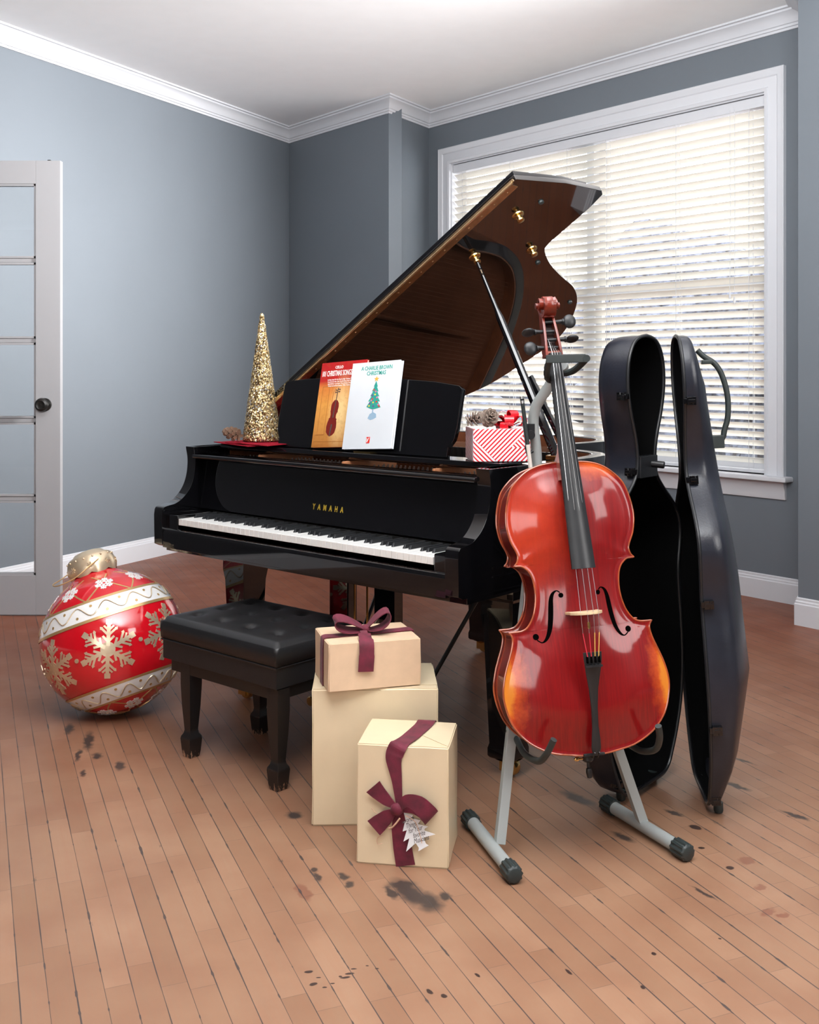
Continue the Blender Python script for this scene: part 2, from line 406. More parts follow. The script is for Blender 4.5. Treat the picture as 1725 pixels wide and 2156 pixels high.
# window: casing, stool, apron, sashes
wroot = thing('window_1', None, None); wroot['kind'] = 'structure'; wroot.matrix_world = WM
def wp(name, g, m, par=wroot, **k): return mk(name, g, m, par, **k)
cas = [(0, 0), (0, .022), (.018, .026), (.022, .018), (.075, .016), (.082, .022), (.105, .026), (.118, .030), (.122, .026), (.122, 0)]
def casing():
    g = G(); a0, a1, z0, z1 = S0+.004, S1-.004, Z0, Z1-.004; v = []; f = []
    st = [((a0, z0), (-1, 0)), ((a0, z1), (-1, 1)), ((a1, z1), (1, 1)), ((a1, z0), (1, 0))]
    for (x, z), (dx, dz) in st:
        for wd, th in cas: v.append((x+dx*wd, -th, z+dz*wd))
    m = len(cas)
    for i in range(3):
        for j in range(m): f.append((i*m+j, i*m+(j+1) % m, (i+1)*m+(j+1) % m, (i+1)*m+j))
    f.append(tuple(range(m))); f.append(tuple(range(3*m, 4*m))); return v, f
wp('window_casing', casing(), trim_m, angle=20)
g = G().add(box(S0, S0+.012, 0, TH, Z0, Z1)).add(box(S1-.012, S1, 0, TH, Z0, Z1)).add(box(S0, S1, 0, TH, Z1-.012, Z1))
wp('window_jamb', g, trim_m)
wp('window_sill', box(S0-.165, S1+.16, -.075, TH, Z0-.028, Z0), trim_m, bevel=.008)
apr = [(0, 0), (.012, 0), (.018, .02), (.018, .05), (.028, .07), (.034, .10), (0, .10)]
wp('window_apron', prism([(-d, Z0-.128+z) for d, z in apr], YZ, S0-.12, S1+.12), trim_m)
SM = (S0+S1)/2; ZM = 1.755
for k, (a, b) in enumerate(((S0+.012, SM-.03), (SM+.03, S1-.012))):
    for j, (za, zb, y) in enumerate(((ZM-.02, Z1-.012, .105), (Z0, ZM+.02, .07))):
        g = G().add(box(a, a+.05, y, y+.03, za, zb)).add(box(b-.05, b, y, y+.03, za, zb)).add(box(a+.05, b-.05, y, y+.03, za, za+.055)).add(box(a+.05, b-.05, y, y+.03, zb-.045, zb))
        s = wp('window_sash', g, trim_m, smooth=False)
        mk('pane', box(a+.05, b-.05, y+.012, y+.016, za+.055, zb-.045), glass, s, smooth=False)
wp('mullion', box(SM-.03, SM+.03, .05, .14, Z0, Z1), trim_m)
# blind
bl = thing('window_blind', 'wide cream horizontal blind hanging inside the white framed window', 'blind'); bl.matrix_world = WM
mk('head_rail', box(S0+.016, S1-.016, .008, .062, Z1-.075, Z1-.016), trim_m, bl, bevel=.003)
g = G(); nsl = 41; zt = Z1-.105; pitch = (zt-(Z0+.045))/(nsl-.4); ta = math.radians(41)
for i in range(nsl):
    z = zt-i*pitch; v = []; f = []
    a, b = S0+.02, S1-.02
    for x in (a, b):
        for q in (-1, -.5, 0, .5, 1):
            yy = q*.025; cz = -.0018*(q*q-1)
            v.append((x, .036+yy*math.cos(ta)+cz*math.sin(ta), z-yy*math.sin(ta)+cz*math.cos(ta)))
        for q in (1, .5, 0, -.5, -1):
            yy = q*.025; cz = -.0018*(q*q-1)-.0024
            v.append((x, .036+yy*math.cos(ta)+cz*math.sin(ta), z-yy*math.sin(ta)+cz*math.cos(ta)))
    for k in range(10): f.append((k, (k+1) % 10, 10+(k+1) % 10, 10+k))
    f += [tuple(range(10))[::-1], tuple(range(10, 20))]
    g.add((v, f))
mk('slats', g, slat_m, bl, angle=60)
mk('bottom_rail', box(S0+.02, S1-.02, .015, .058, Z0+.004, Z0+.024), trim_m, bl, bevel=.003)
for s in (.12, .62, 1.16, 1.50, 2.04, 2.54):
    g = G()
    for y in (.008, .064): g.add(box(S0+s-.0012, S0+s+.0012, y, y+.001, Z0+.02, Z1-.07))
    g.add(box(S0+s+.009, S0+s+.011, .034, .036, Z0+.02, Z1-.07))
    mk('ladder_cord', g, trim_m, bl, smooth=False)
for s in (2.42, 2.45):
    mk('lift_cord', tube([(S0+s, .003, Z1-.06), (S0+s+.004, .001, 2.2), (S0+s, .002, 1.72)], .0013, 6), trim_m, bl)
    mk('cord_tassel', lathe([(.003, 0), (.007, -.02), (.005, -.04)], 10), trim_m, bl, loc=(S0+s, .002, 1.72-(s-2.42)))
# outside the window
lawn = struct('ground', box(-20, 40, 9, 45, -.9, -.6), mat('winter_lawn', srgb(84, 84, 84), .9, nz=.15, nscale=3), smooth=False)
def outer_mat(n, a, b, s):
    x = N(n); f = x.noise(s, 6, x.obj(), .7); x.set(Base_Color=x.mix(x.ramp(f, .38, .58), a, b), Roughness=.9); return x.m
thk = outer_mat('winter_hedge', srgb(34, 28, 28), srgb(84, 88, 100), 9)
for i, (hx, hy, hw, hh, hd, lab) in enumerate(((4.6, 17.5, 2.0, 4.0, 1.3, 'tall bare winter shrub seen through the middle of the blind'), (9.8, 15.5, 2.7, 4.4, 1.3, 'tallest bare winter shrub, seen through the window blind beside the far casing'), (.8, 19, 1.5, 2.1, 1.2, 'low brown shrub seen through the blind under the piano lid'))):
    v, f = ellipsoid((0, 0, 0), (hw, hd, hh/2), 48, 30)
    v2 = []
    for p in v:
        q = Vector(p); d = noise.noise(q*1.3)*.35+noise.noise(q*4)*.18
        q = q*(1+d); v2.append((q.x, q.y, max(q.z, -hh/2)+hh/2-.6))
    tag(mk('garden_shrub', (v2, f), thk, None, loc=(hx, hy, 0)), lab, 'shrub')

# ------------------------------------------------------------------ door
DY = 5.527
dr = thing('door_1', None, None, (-2.60, DY, 0)); dr['kind'] = 'structure'
dk = DY/2250; vz = lambda v: 1.27-(v-780)*dk; ux = lambda u: (u-862.5)*dk+2.60
R_ = ux(127); ph = [338, 387, 548, 717, 885, 1050, 1211, 1297]
x_st = ux(75); g = G()
g.add(box(x_st, R_, 0, .04, vz(1297)+.006, vz(338))).add(box(0, .12, 0, .04, .006, vz(338)))
g.add(box(.12, x_st, 0, .04, vz(387), vz(338))).add(box(.12, x_st, 0, .04, .006, vz(1211)))
mk('door_frame', g, door_m, dr, bevel=.0015)
g = G()
for v_ in ph[2:6]: g.add(box(.12, x_st, .008, .032, vz(v_)-.012, vz(v_)+.012))
xm = (.12+x_st)/2-.03; g.add(box(xm-.012, xm+.012, .008, .032, vz(1211), vz(387)))
mk('muntin', g, door_m, dr, bevel=.004)
g = G(); 
for xa, xb in ((.12, xm-.012), (xm+.012, x_st)):
    for a_, b_ in ((387, 548), (548, 717), (717, 885), (885, 1050), (1050, 1211)):
        za, zb = vz(b_)+(.012 if b_ != 1211 else 0), vz(a_)-(.012 if a_ != 387 else 0)
        for q in (box(xa, xa+.01, .004, .036, za, zb), box(xb-.01, xb, .004, .036, za, zb), box(xa, xb, .004, .036, za, za+.01), box(xa, xb, .004, .036, zb-.01, zb)): g.add(q)
mk('glazing_bead', g, door_m, dr, smooth=False)
mk('pane', box(.12, x_st, .018, .022, vz(1211), vz(387)), glass, dr, smooth=False)
kn = G().add(lathe([(.034, 0), (.034, -.006), (.014, -.010), (.012, -.030), (.030, -.040), (.036, -.052), (.032, -.064), (.022, -.070), (.018, -.068), (.004, -.070)], 32), M=Matrix.Rotation(-PI/2, 4, 'X'))
mk('door_knob', kn, black_satin, dr, loc=(ux(95), 0, vz(852)))
mk('door_edge_bolt', box(R_-.07, R_-.055, .012, .03, vz(338), vz(338)+.006), black_satin, dr)
# ------------------------------------------------------------------ grand piano
PO = (-.85047, 3.9406, 0); PR = math.radians(-41.262)
pn = thing('grand_piano', 'black lacquered grand piano with raised lid standing in front of the window', 'piano', PO, PR)
def pp(name, g, m, par=pn, **k): return mk(name, g, m, par, **k)
XL, XR = -.125, 1.335
right = [(XR, .14), (XR, .45), (1.335, .70), (1.31, .82), (1.255, .905), (1.17, .955), (1.06, 1.0), (.965, 1.08), (.925, 1.20), (.935, 1.33), (.93, 1.45), (.87, 1.58), (.74, 1.67), (.55, 1.71), (.35, 1.71), (.12, 1.69), (-.04, 1.65), (XL, 1.55)]
rc = crom([(p[0], p[1], 0) for p in right[2:]], 5)
outer = [Vector((XR, .14)), Vector((XR, .30)), Vector((XR, .5))]+[Vector((p.x, p.y)) for p in rc]+[Vector((XL, 1.0)), Vector((XL, .14))]
def offs(pl, d):
    out = []
    for i, p in enumerate(pl):
        a = pl[max(i-1, 0)]; b = pl[min(i+1, len(pl)-1)]; t = (b-a).normalized(); out.append(p+Vector((-t.y, t.x))*d)
    return out
def strip(o, i, z0, z1):
    n = len(o); v = []
    for q, z in ((o, z0), (o, z1), (i, z1), (i, z0)): v += [(p.x, p.y, z) for p in q]
    f = []
    for k in range(n-1):
        for r in range(4): a = r*n+k; b = ((r+1) % 4)*n+k; f.append((a, a+1, b+1, b))
    f += [(0, n, 2*n, 3*n), (n-1, 2*n-1, 3*n-1, 4*n-1)]
    return v, f
inner = offs(outer, .05)
rim = pp('case', strip(outer, inner, .60, .978), black_gloss, bevel=.004, angle=50)
outer_b = outer[1:-1]+[Vector((XL, .30))]
pp('inner_rim', strip(offs(outer_b, .0495), offs(outer_b, .056), .86, .974), mahog, angle=50)
pp('case_moulding', G().add(strip(offs(outer, -.003), offs(outer, .0), .68, .686)).add(strip(offs(outer, -.003), offs(outer, 0), .655, .659)), black_gloss, angle=50)
bed = [(p.x, p.y) for p in offs(outer, .03)]
pp('soundboard', prism(bed, XY, .62, .66), mahog, smooth=False)
plate_pts = [(p.x, p.y) for p in offs(outer, .057)]
pl_y = [(x, max(y, .20)) for x, y in plate_pts]
plate_m = mat('cast_plate_paint', (.10, .036, .018), .85, nz=.1, nscale=12, spec=.05)
ip = pp('iron_plate', prism(pl_y, XY, .885, .905), plate_m, bevel=.003)
g = G()
for x in (.14, .47, .80, 1.06): g.add(box(x, x+.022, .55, 1.50 if x < .8 else .95, .905, .935))
g.add(box(-.06, 1.27, .50, .54, .905, .945)); mk('strut', g, plate_m, ip, bevel=.006)
g = G()
for k in range(64):
    x = -.05+k*.0195; ye = 1.6 if x < .75 else max(.8, 1.55-(x-.75)*2.6)
    g.add(tube([(x, .52, .95), (min(x+.02, 1.24), ye, .93)], .0006, 4))
mk('string', g, mat('aged_string_wire', (.16, .09, .06), .9, 0, nz=.1, spec=.0), ip)['kind'] = 'stuff'
g = G()
for k in range(60):
    x = -.045+k*.0205
    for j in range(3): g.add(lathe([(.0032, 0), (.0032, .03)], 6), M=Matrix.Translation((x+.005*j, .33+.045*j, .905)))
mk('tuning_pin', g, steel, ip)['kind'] = 'stuff'
g = G()
for k in range(30): g.add(box(.55+k*.023, .566+k*.023, .70, .716, .945, .985))
pp('damper', g, black_satin, bevel=.002)['kind'] = 'stuff'
# interior partitions seen under the music shelf
g = G().add(box(-.07, 1.285, .215, .225, .86, .945))
for x in (.18, .62, 1.03, 1.25): g.add(box(x, x+.012, .225, .50, .86, .955))
pp('action_rail', g, bronze, bevel=.003)
# arms
arm = [(.0, .613), (-.02, .622), (-.022, .73)]+[(-.020+.018*(1-math.cos(a)), .745+.018*math.sin(a)) for a in (.3, .7, 1.1, 1.5)]+[(.015, .766), (.04, .77), (.065, .782), (.088, .80), (.108, .825), (.122, .855), (.130, .89), (.132, .93), (.126, .965), (.124, .978), (.20, .978), (.32, .978), (.32, .613)]
armc = [tuple(p)[:2] for p in crom([(a, b, 0) for a, b in arm[7:17]], 4)]
arm2 = arm[:7]+armc+arm[17:]
for nm, a, b in (('arm', XR-.05, XR), ('arm', XL, XL+.05)): pp(nm, prism(arm2, YZ, a, b), black_gloss, bevel=.002, angle=28)
pp('key_slip', prism([(-.018, .613), (-.018, .668), (-.012, .680), (-.004, .684), (.004, .682), (.004, .613)], YZ, XL+.05, XR-.05), black_gloss, bevel=.001)
pp('key_bed', box(XL+.06, XR-.05, .0, .30, .615, .66), black_gloss)
pp('front_beam', prism([(.02, .594), (.02, .614), (.34, .614), (.34, .594)], YZ, XL+.02, XR), black_gloss, bevel=.002)
for a, b in ((XL+.052, -.003), (1.229, XR-.052)): pp('key_block', box(a, b, -.004, .17, .66, .735), black_gloss, bevel=.005)
kw = 1.225/52
wk = box(.0006, kw-.0006, -.002, .155, .700, .723)
first = pp('white_key', wk, ivory, bevel=.0008, seg=1)
for k in range(1, 52):
    o = first.copy(); COL.objects.link(o); o.parent = pn; o.location = (k*kw, 0, 0)
bk = (lambda a, b, z0, z1: ([(a, .052, z0), (b, .052, z0), (b, .155, z0), (a, .155, z0), (a+.0015, .060, z1), (b-.0015, .060, z1), (b-.0015, .155, z1), (a+.0015, .155, z1)], box(0, 1, 0, 1, 0, 1)[1]))
firstb = None
for k in range(51):
    if (k % 7) in (1, 4): continue          # A B | C D E F G: no black key above B or E
    if firstb is None:
        firstb = pp('black_key', bk(-.005, .005, .722, .735), ebony, bevel=.001, seg=1); o = firstb
    else: o = firstb.copy(); COL.objects.link(o); o.parent = pn
    o.location = ((k+1)*kw, 0, 0)
pp('key_felt', box(0, 1.226, .1555, .162, .70, .736), black_satin)
fb = pp('fallboard', prism([(.158, .742), (.192, .935), (.21, .935), (.185, .742)], YZ, XL+.05, XR-.05), black_gloss, bevel=.001)
mk('fallboard_lip', prism([(.118, .936), (.116, .943), (.120, .950), (.190, .952), (.21, .948), (.21, .936)], YZ, XL+.05, XR-.05), black_gloss, fb, bevel=.002)
gold_l = mat('gold_lettering', (.62, .42, .05), .4, .4, nz=.05)
mk('maker_lettering', G().add(text_geo('YAMAHA', .0275, .0006, sx=.70, bold=.0006, spc=2.45), M=Matrix.Translation((.612, .1655, .789)) @ Matrix.Rotation(math.radians(-10), 4, 'X')), gold_l, fb, smooth=False)
# music shelf and desk
pp('music_shelf', G().add(prism([(.25, .962), (.246, .970), (.25, .984), (.365, .984), (.365, .962)], YZ, XL+.055, XR-.05)).add(box(XL+.055, .28, .365, .66, .962, .984)), black_gloss, bevel=.002)
lean = math.atan(.25); DM = Matrix.Translation((0, .30, .985)) @ Matrix.Rotation(-lean, 4, 'X')
dp = [(.205, 0), (.205, .03), (.188, .06), (.182, .10), (.182, .235), (.192, .252), (.30, .262), (.45, .266), (.62, .268), (.78, .264), (.93, .256), (1.035, .243), (1.050, .232), (1.052, .10), (1.046, .06), (1.028, .035), (1.028, 0)]
pp('music_desk', G().add(prism(dp, XZ, 0, .02), M=DM), black_gloss, bevel=.003)
pp('desk_hinge', box(.62, .70, .285, .30, .984, .988), brass)
# lid
TH_ = math.radians(32.5); BE_ = math.radians(5)
_u = Vector((math.cos(TH_), 0, math.sin(TH_))); _v = Vector((0, math.cos(BE_), -math.sin(BE_))); _n = _u.cross(_v).normalized(); _v = _n.cross(_u)
LMx = Matrix.Translation((-.08, .37, 1.025)) @ Matrix((_u, _v, _n)).transposed().to_4x4()
lo = [(1.585, 0), (1.63, .22), (1.645, .41), (1.632, .432), (1.56, .444), (1.42, .446), (1.338, .452), (1.295, .505), (1.25, .595), (1.204, .722), (1.165, .842), (1.103, .945), (1.016, 1.03), (.904, 1.105), (.797, 1.13), (.622, 1.105), (.46, 1.064), (.33, .985), (.16, .93), (0, .90), (0, .10)]
lc = crom([(a, b, 0) for a, b in lo[5:]], 4)
lidp = [(.075, 0)]+[(a, b) for a, b in lo[:5]]+[(p.x, p.y) for p in lc]
lid_gloss = mat('lid_lacquer', (.006, .004, .003), .03, coat=1, nz=.05, coatr=.02); lid_gloss.node_tree.nodes['Principled BSDF'].inputs['Coat IOR'].default_value = 2.0
lid = pp('lid', G().add(prism(lidp, XY, 0, .02), M=LMx), lid_gloss, bevel=.002)
flp = [(.075, .005), (1.585, .005), (1.625, .22), (1.632, .36), (.075, .36)]
mk('front_flap', G().add(prism(flp, XY, .021, .038), M=LMx), black_gloss, lid, bevel=.003)
g = G().add(box(.08, 1.575, -.004, -.0005, -.0005, .009), M=LMx).add(box(.08, 1.56, .001, .036, -.0025, .0), M=LMx)
g.add(tube([(.08, -.003, -.002), (1.57, -.003, -.002)], .004, 8), M=LMx)
for k in range(24): g.add(lathe([(.0035, 0), (.002, -.0015)], 8), M=LMx @ Matrix.Translation((.10+k*.062, .020, -.0025)))
mk('lid_hinge', g, hinge_m, lid)
for a, b in ((1.447, .165), (1.31, .399), (1.216, .179)):
    mk('prop_cup', G().add(lathe([(.022, 0), (.020, -.004), (.009, -.006), (.008, -.016), (.014, -.021), (.013, -.026), (.004, -.028)], 20), M=LMx @ Matrix.Translation((a, b, 0))), brass, lid)
for a, b in ((1.527, .20), (1.255, .50), (1.08, .92)):
    mk('rubber_button', G().add(lathe([(.010, 0), (.009, -.006), (.004, -.007)], 16), M=LMx @ Matrix.Translation((a, b, 0))), rubber, lid)
tp = LMx @ Vector((1.216, .179, -.024)); bp = Vector((1.285, .56, .985))
pr_ = pp('lid_prop', tube([tp, tp+(bp-tp)*.25, tp+(bp-tp)*.30, bp], [.006, .008, .0135, .016], 10), black_gloss)
q = tp+(bp-tp)*.60
mk('short_prop', tube([q+Vector((.015, .015, 0)), bp+Vector((.03, .03, 0))], .012, 8), black_gloss, pr_)
pp('prop_hinge', box(1.26, 1.315, .53, .60, .978, .992), brass, bevel=.002)
# legs
def leg(x, y, name='leg', cz=.60):
    g = G(); st = [(.068, .60), (.068, .565), (.062, .555), (.062, .50), (.056, .46), (.043, .10), (.047, .085), (.047, .062), (.042, .055)]
    v = []; f = []
    for h, z in st:
        for a, b in ((-1, -1), (1, -1), (1, 1), (-1, 1)): v.append((x+a*h, y+b*h, z))
    for i in range(len(st)-1):
        for k in range(4): f.append((i*4+k, i*4+(k+1) % 4, (i+1)*4+(k+1) % 4, (i+1)*4+k))
    f += [(3, 2, 1, 0), tuple(len(v)-4+k for k in range(4))]
    o = pp(name, (v, f), black_gloss, bevel=.002)
    c = G().add(lathe([(.046, .055), (.034, .050), (.020, .040), (.016, .03)], 16), M=Matrix.Translation((x, y, 0)))
    c.add(lathe([(.012, -.014), (.026, -.013), (.028, -.008), (.028, .008), (.026, .013), (.012, .014)], 20), M=Matrix.Translation((x+.012, y, .0285)) @ Matrix.Rotation(PI/2, 4, 'X'))
    c.add(box(x-.02, x+.022, y-.02, y-.015, .014, .05)).add(box(x-.02, x+.022, y+.015, y+.02, .014, .05))
    mk('caster', c, brass, o)
leg(.02, .30); leg(1.255, .33); leg(.30, 1.45)
ly = pp('pedal_lyre', G().add(box(.36, .46, .42, .47, .14, .60)).add(box(.59, .69, .42, .47, .14, .60)).add(box(.30, .75, .34, .50, .09, .15)).add(box(.34, .71, .40, .50, .56, .60)), black_gloss, bevel=.006)
for x in (.46, .525, .59):
    mk('pedal', G().add(box(x-.012, x+.012, .24, .36, .085, .097)).add(tube([(x, .26, .091), (x, .225, .091)], .017, 12)), brass, ly, bevel=.003)
    mk('pedal_rod', tube([(x, .455, .15), (x, .455, .61)], .004, 8), brass, ly)
for x in (.38, .77): mk('lyre_brace', tube([(x, .50, .13), (x+.12 if x > .5 else x-.02, .82, .61)], .008, 8), black_satin, ly)
pp('under_beam', G().add(box(-.02, .08, .35, 1.55, .57, .62)).add(box(.45, .55, .35, 1.60, .57, .62)).add(box(1.0, 1.2, .35, .95, .57, .62)), black_satin, bevel=.004)

# ------------------------------------------------------------------ songbooks
def paint(name, col): return mat(name, col, .35, coat=.5, nz=.02)
ppw = Matrix.Translation(PO) @ Matrix.Rotation(PR, 4, 'Z')
def book_root(name, label, x, roll, dy):
    r = thing(name, label, 'book')
    r.matrix_world = ppw @ DM @ Matrix.Translation((x, -dy, .001)) @ Matrix.Rotation(math.radians(roll), 4, 'Y')
    return r
# amber book: x from left edge, cover facing -Y, y 0 = cover plane
def cover_grad():
    x = N('amber_printed_cover'); o = x.obj(); s = x.n('ShaderNodeSeparateXYZ'); x.l(o, s.inputs[0])
    r = x.n('ShaderNodeValToRGB'); x.l(x.math('DIVIDE', s.outputs[2], .31), r.inputs[0]); e = r.color_ramp.elements
    e[0].position = 0; e[0].color = srgb(178, 112, 52); e[1].position = 1; e[1].color = srgb(178, 34, 38)
    for p_, c_ in ((.2, srgb(206, 142, 70)), (.5, srgb(226, 160, 78)), (.72, srgb(214, 128, 62)), (.80, srgb(186, 44, 42))): q = e.new(p_); q.color = c_
    d = x.mapv(o, (.125, 0, .13), (0, 0, 0), (.055, 1, .13), 'TEXTURE'); l = x.n('ShaderNodeVectorMath', operation='LENGTH'); x.l(x.mapv(d, sca=(1, 0, 1)), l.inputs[0])
    gl = x.n('ShaderNodeMapRange'); x.l(l.outputs['Value'], gl.inputs[0]); gl.inputs[1].default_value = 1.2; gl.inputs[2].default_value = .2
    c = x.mix(x.math('MULTIPLY', gl.outputs[0], .75), r.outputs[0], srgb(250, 222, 160))
    c = x.mix(x.math('MULTIPLY', x.ramp(x.noise(60, 3, o), .5, .6), .15), c, srgb(150, 90, 40))
    x.set(Base_Color=c, Roughness=.25, Coat_Weight=.6, Coat_Roughness=.12); x.bump(x.noise(12, 2, o), .3, .002); return x.m
b1 = book_root('songbook', 'red and amber cello songbook leaning on the piano music desk', .402, -3.6, .012)
mk('cover', box(0, .229, -.001, 0, 0, .317), cover_grad(), b1)
mk('pages', box(.002, .226, 0, .007, .002, .315), paper, b1)
mk('back_cover', box(0, .229, .007, .008, 0, .317), paint('amber_back_cover', srgb(190, 60, 40)), b1)
wht = paint('white_print', srgb(246, 240, 236))
g = G().add(text_geo('CELLO', .0150, .0004, sx=.9, bold=.0003), M=Matrix.Translation((.092, -.0015, .292)))
g.add(text_geo('101 CHRISTMAS SONGS', .029, .0004, align='LEFT', sx=.52, bold=.0003, spc=.96), M=Matrix.Translation((.007, -.0015, .265)))
for k, s_ in enumerate(('Including: Angels We Have Heard on High • Christmas Time Is Here', 'Frosty the Snow Man • Have Yourself a Merry Little Christmas • I Saw', 'Jingle Bell Rock • Let It Snow! • Merry Christmas, Darling • Silver', 'Rudolph the Red-Nosed Reindeer • White Christmas • and more')):
    g.add(text_geo(s_, .0078, .0003, sx=.66), M=Matrix.Translation((.112+.003*(k % 2), -.0015, .2485-.0078*k)))
mk('cover_title', g, wht, b1, smooth=False)
ob = []; HW = [(0, .0), (.006, .014), (.02, .027), (.045, .032), (.07, .029), (.085, .024), (.088, .027), (.095, .018), (.110, .0165), (.122, .020), (.126, .024), (.135, .022), (.155, .024), (.172, .020), (.184, .010), (.188, 0)]
cel = [(a, z*.9) for z, a in HW]+[(-a, z*.9) for z, a in HW[::-1]]
g = G().add(prism(cel, XZ, -.0016, -.0010), M=Matrix.Translation((.086, 0, .040)) @ Matrix.Rotation(math.radians(5), 4, 'Y') @ Matrix.Diagonal((.78, 1, .80, 1)))
cv_ = mk('cover_picture', g, paint('dark_red_print', srgb(120, 34, 28)), b1, smooth=False)
RM = Matrix.Translation((.086, 0, .040)) @ Matrix.Rotation(math.radians(5), 4, 'Y') @ Matrix.Diagonal((.78, 1, .80, 1))
g = G().add(prism([(-.003, .085), (.003, .085), (.0018, .225), (-.0018, .225)], XZ, -.0022, -.0016), M=RM).add(prism([(-.003, .0), (.003, .0), (.005, .055), (-.005, .055)], XZ, -.0022, -.0016), M=RM)
for z_ in (.205, .215):
    for s_ in (-1, 1): g.add(box(min(0, s_*.011), max(0, s_*.011), -.0022, -.0016, z_-.0012+s_*.002, z_+.0012+s_*.002), M=RM); g.add(lathe([(.0035, 0), (.0035, .0006)], 10), M=RM @ Matrix.Translation((s_*.012, -.0016, z_+s_*.002)) @ Matrix.Rotation(PI/2, 4, 'X'))
mk('cover_picture_detail', g, paint('grey_brown_print', srgb(92, 76, 70)), b1, smooth=False)
g = G()
for k in range(14):
    a0 = PI*k/14; a1 = PI*(k+1)/14; 
    g.add(prism([(.128+.050*math.cos(a0), .185+.052*math.sin(a0)), (.128+.052*math.cos(a0), .185+.054*math.sin(a0)), (.128+.052*math.cos(a1), .185+.054*math.sin(a1)), (.128+.050*math.cos(a1), .185+.052*math.sin(a1))], XZ, -.0013, -.001))
for a_ in (.076, .178): g.add(box(a_, a_+.002, -.0013, -.001, .05, .185))
for a_ in (.02, .055): g.add(box(a_, a_+.0016, -.0013, -.001, .045, .225))
g.add(box(.02, .0566, -.0013, -.001, .225, .227)).add(box(.012, .055, -.0013, -.001, .045, .048)).add(box(.012, .2, -.0013, -.001, .020, .0212))
mk('cover_arch', g, paint('ochre_print', srgb(176, 108, 46)), b1, smooth=False)
# white book
b2 = book_root('songbook', 'white songbook with green title lettering and a small decorated tree', .572, -3.4, .024)
b2.name = 'songbook.001'
mk('cover', box(0, .229, -.001, 0, 0, .312), paint('white_glossy_cover', srgb(226, 232, 238)), b2)
mk('pages', box(.002, .232, 0, .008, .001, .309), paper, b2)
mk('back_cover', box(0, .234, .008, .009, 0, .310), paint('white_back_cover', srgb(222, 228, 235)), b2)
teal = paint('teal_print', srgb(52, 160, 146))
g = G().add(text_geo('A CHARLIE BROWN', .0205, .0004, sx=.80, bold=.0002), M=Matrix.Translation((.120, -.0015, .283))).add(text_geo('CHRISTMAS', .0205, .0004, sx=.84, bold=.0002), M=Matrix.Translation((.120, -.0015, .264)))
mk('cover_title', g, teal, b2, smooth=False)
tree = [(0, .252), (.008, .232), (.005, .232), (.013, .216), (.008, .217), (.018, .199), (.012, .200), (.023, .182), (.015, .183), (.028, .163), (.006, .158), (-.006, .158), (-.026, .166), (-.015, .184), (-.022, .184), (-.011, .201), (-.016, .201), (-.007, .218), (-.012, .217), (-.004, .233), (-.007, .233)]
T0 = Matrix.Translation((.125, 0, -.03)) @ Matrix.Diagonal((1.25, 1, 1.08, 1))
mk('cover_tree', G().add(prism(tree, XZ, -.0016, -.001), M=T0), teal, b2, smooth=False)
sx_ = [(.010*math.cos(PI/2+k*PI/5)*(1 if k % 2 == 0 else .42), .258+.010*math.sin(PI/2+k*PI/5)*(1 if k % 2 == 0 else .42)) for k in range(10)]
mk('cover_star', G().add(prism(sx_, XZ, -.0018, -.001), M=T0), paint('yellow_print', srgb(236, 176, 70)), b2, smooth=False)
cols = [paint('red_print', srgb(214, 62, 52)), paint('pink_print', srgb(228, 120, 170)), paint('violet_print', srgb(112, 70, 150)), paint('lemon_print', srgb(230, 206, 80))]
g = G(); rr = random.Random(3)
for k, (a, z) in enumerate(((-.004, .222), (.003, .216), (-.008, .204), (.002, .206), (-.006, .192), (.010, .196), (-.014, .178), (-.002, .180), (.010, .182), (.018, .172), (.0, .168), (-.016, .169), (.022, .167), (-.010, .187))):
    g.add(lathe([(.0030, 0), (.0030, .0006)], 10), mi=k % 4, M=T0 @ Matrix.Translation((a, -.0016, z)) @ Matrix.Rotation(PI/2, 4, 'X'))
mk('cover_baubles', g, cols, b2, smooth=False)
g = G().add(box(-.002, .002, -.0016, -.001, .146, .159), M=T0).add(prism([(-.016, .128), (-.010, .142), (.002, .148), (.014, .142), (.016, .130), (.004, .124), (-.006, .122)], XZ, -.0015, -.001), M=T0)
mk('cover_tree_stand', g, paint('pale_blue_print', srgb(150, 180, 204)), b2, smooth=False)
g = G().add(prism([(-.008, 0), (.008, 0), (.008, .022), (-.008, .022)], XZ, -.0016, -.001), M=Matrix.Translation((.120, 0, .020)))
mk('cover_emblem', g, paint('scarlet_print', srgb(226, 58, 46)), b2, smooth=False)
g = G().add(prism([(-.006, .003), (-.003, .003), (.0005, .010), (.006, .020), (.003, .020), (-.0015, .012), (-.003, .012), (-.004, .018), (-.0055, .018)], XZ, -.0020, -.0016), M=Matrix.Translation((.120, 0, .020)))
mk('cover_emblem_mark', g, wht, b2, smooth=False)

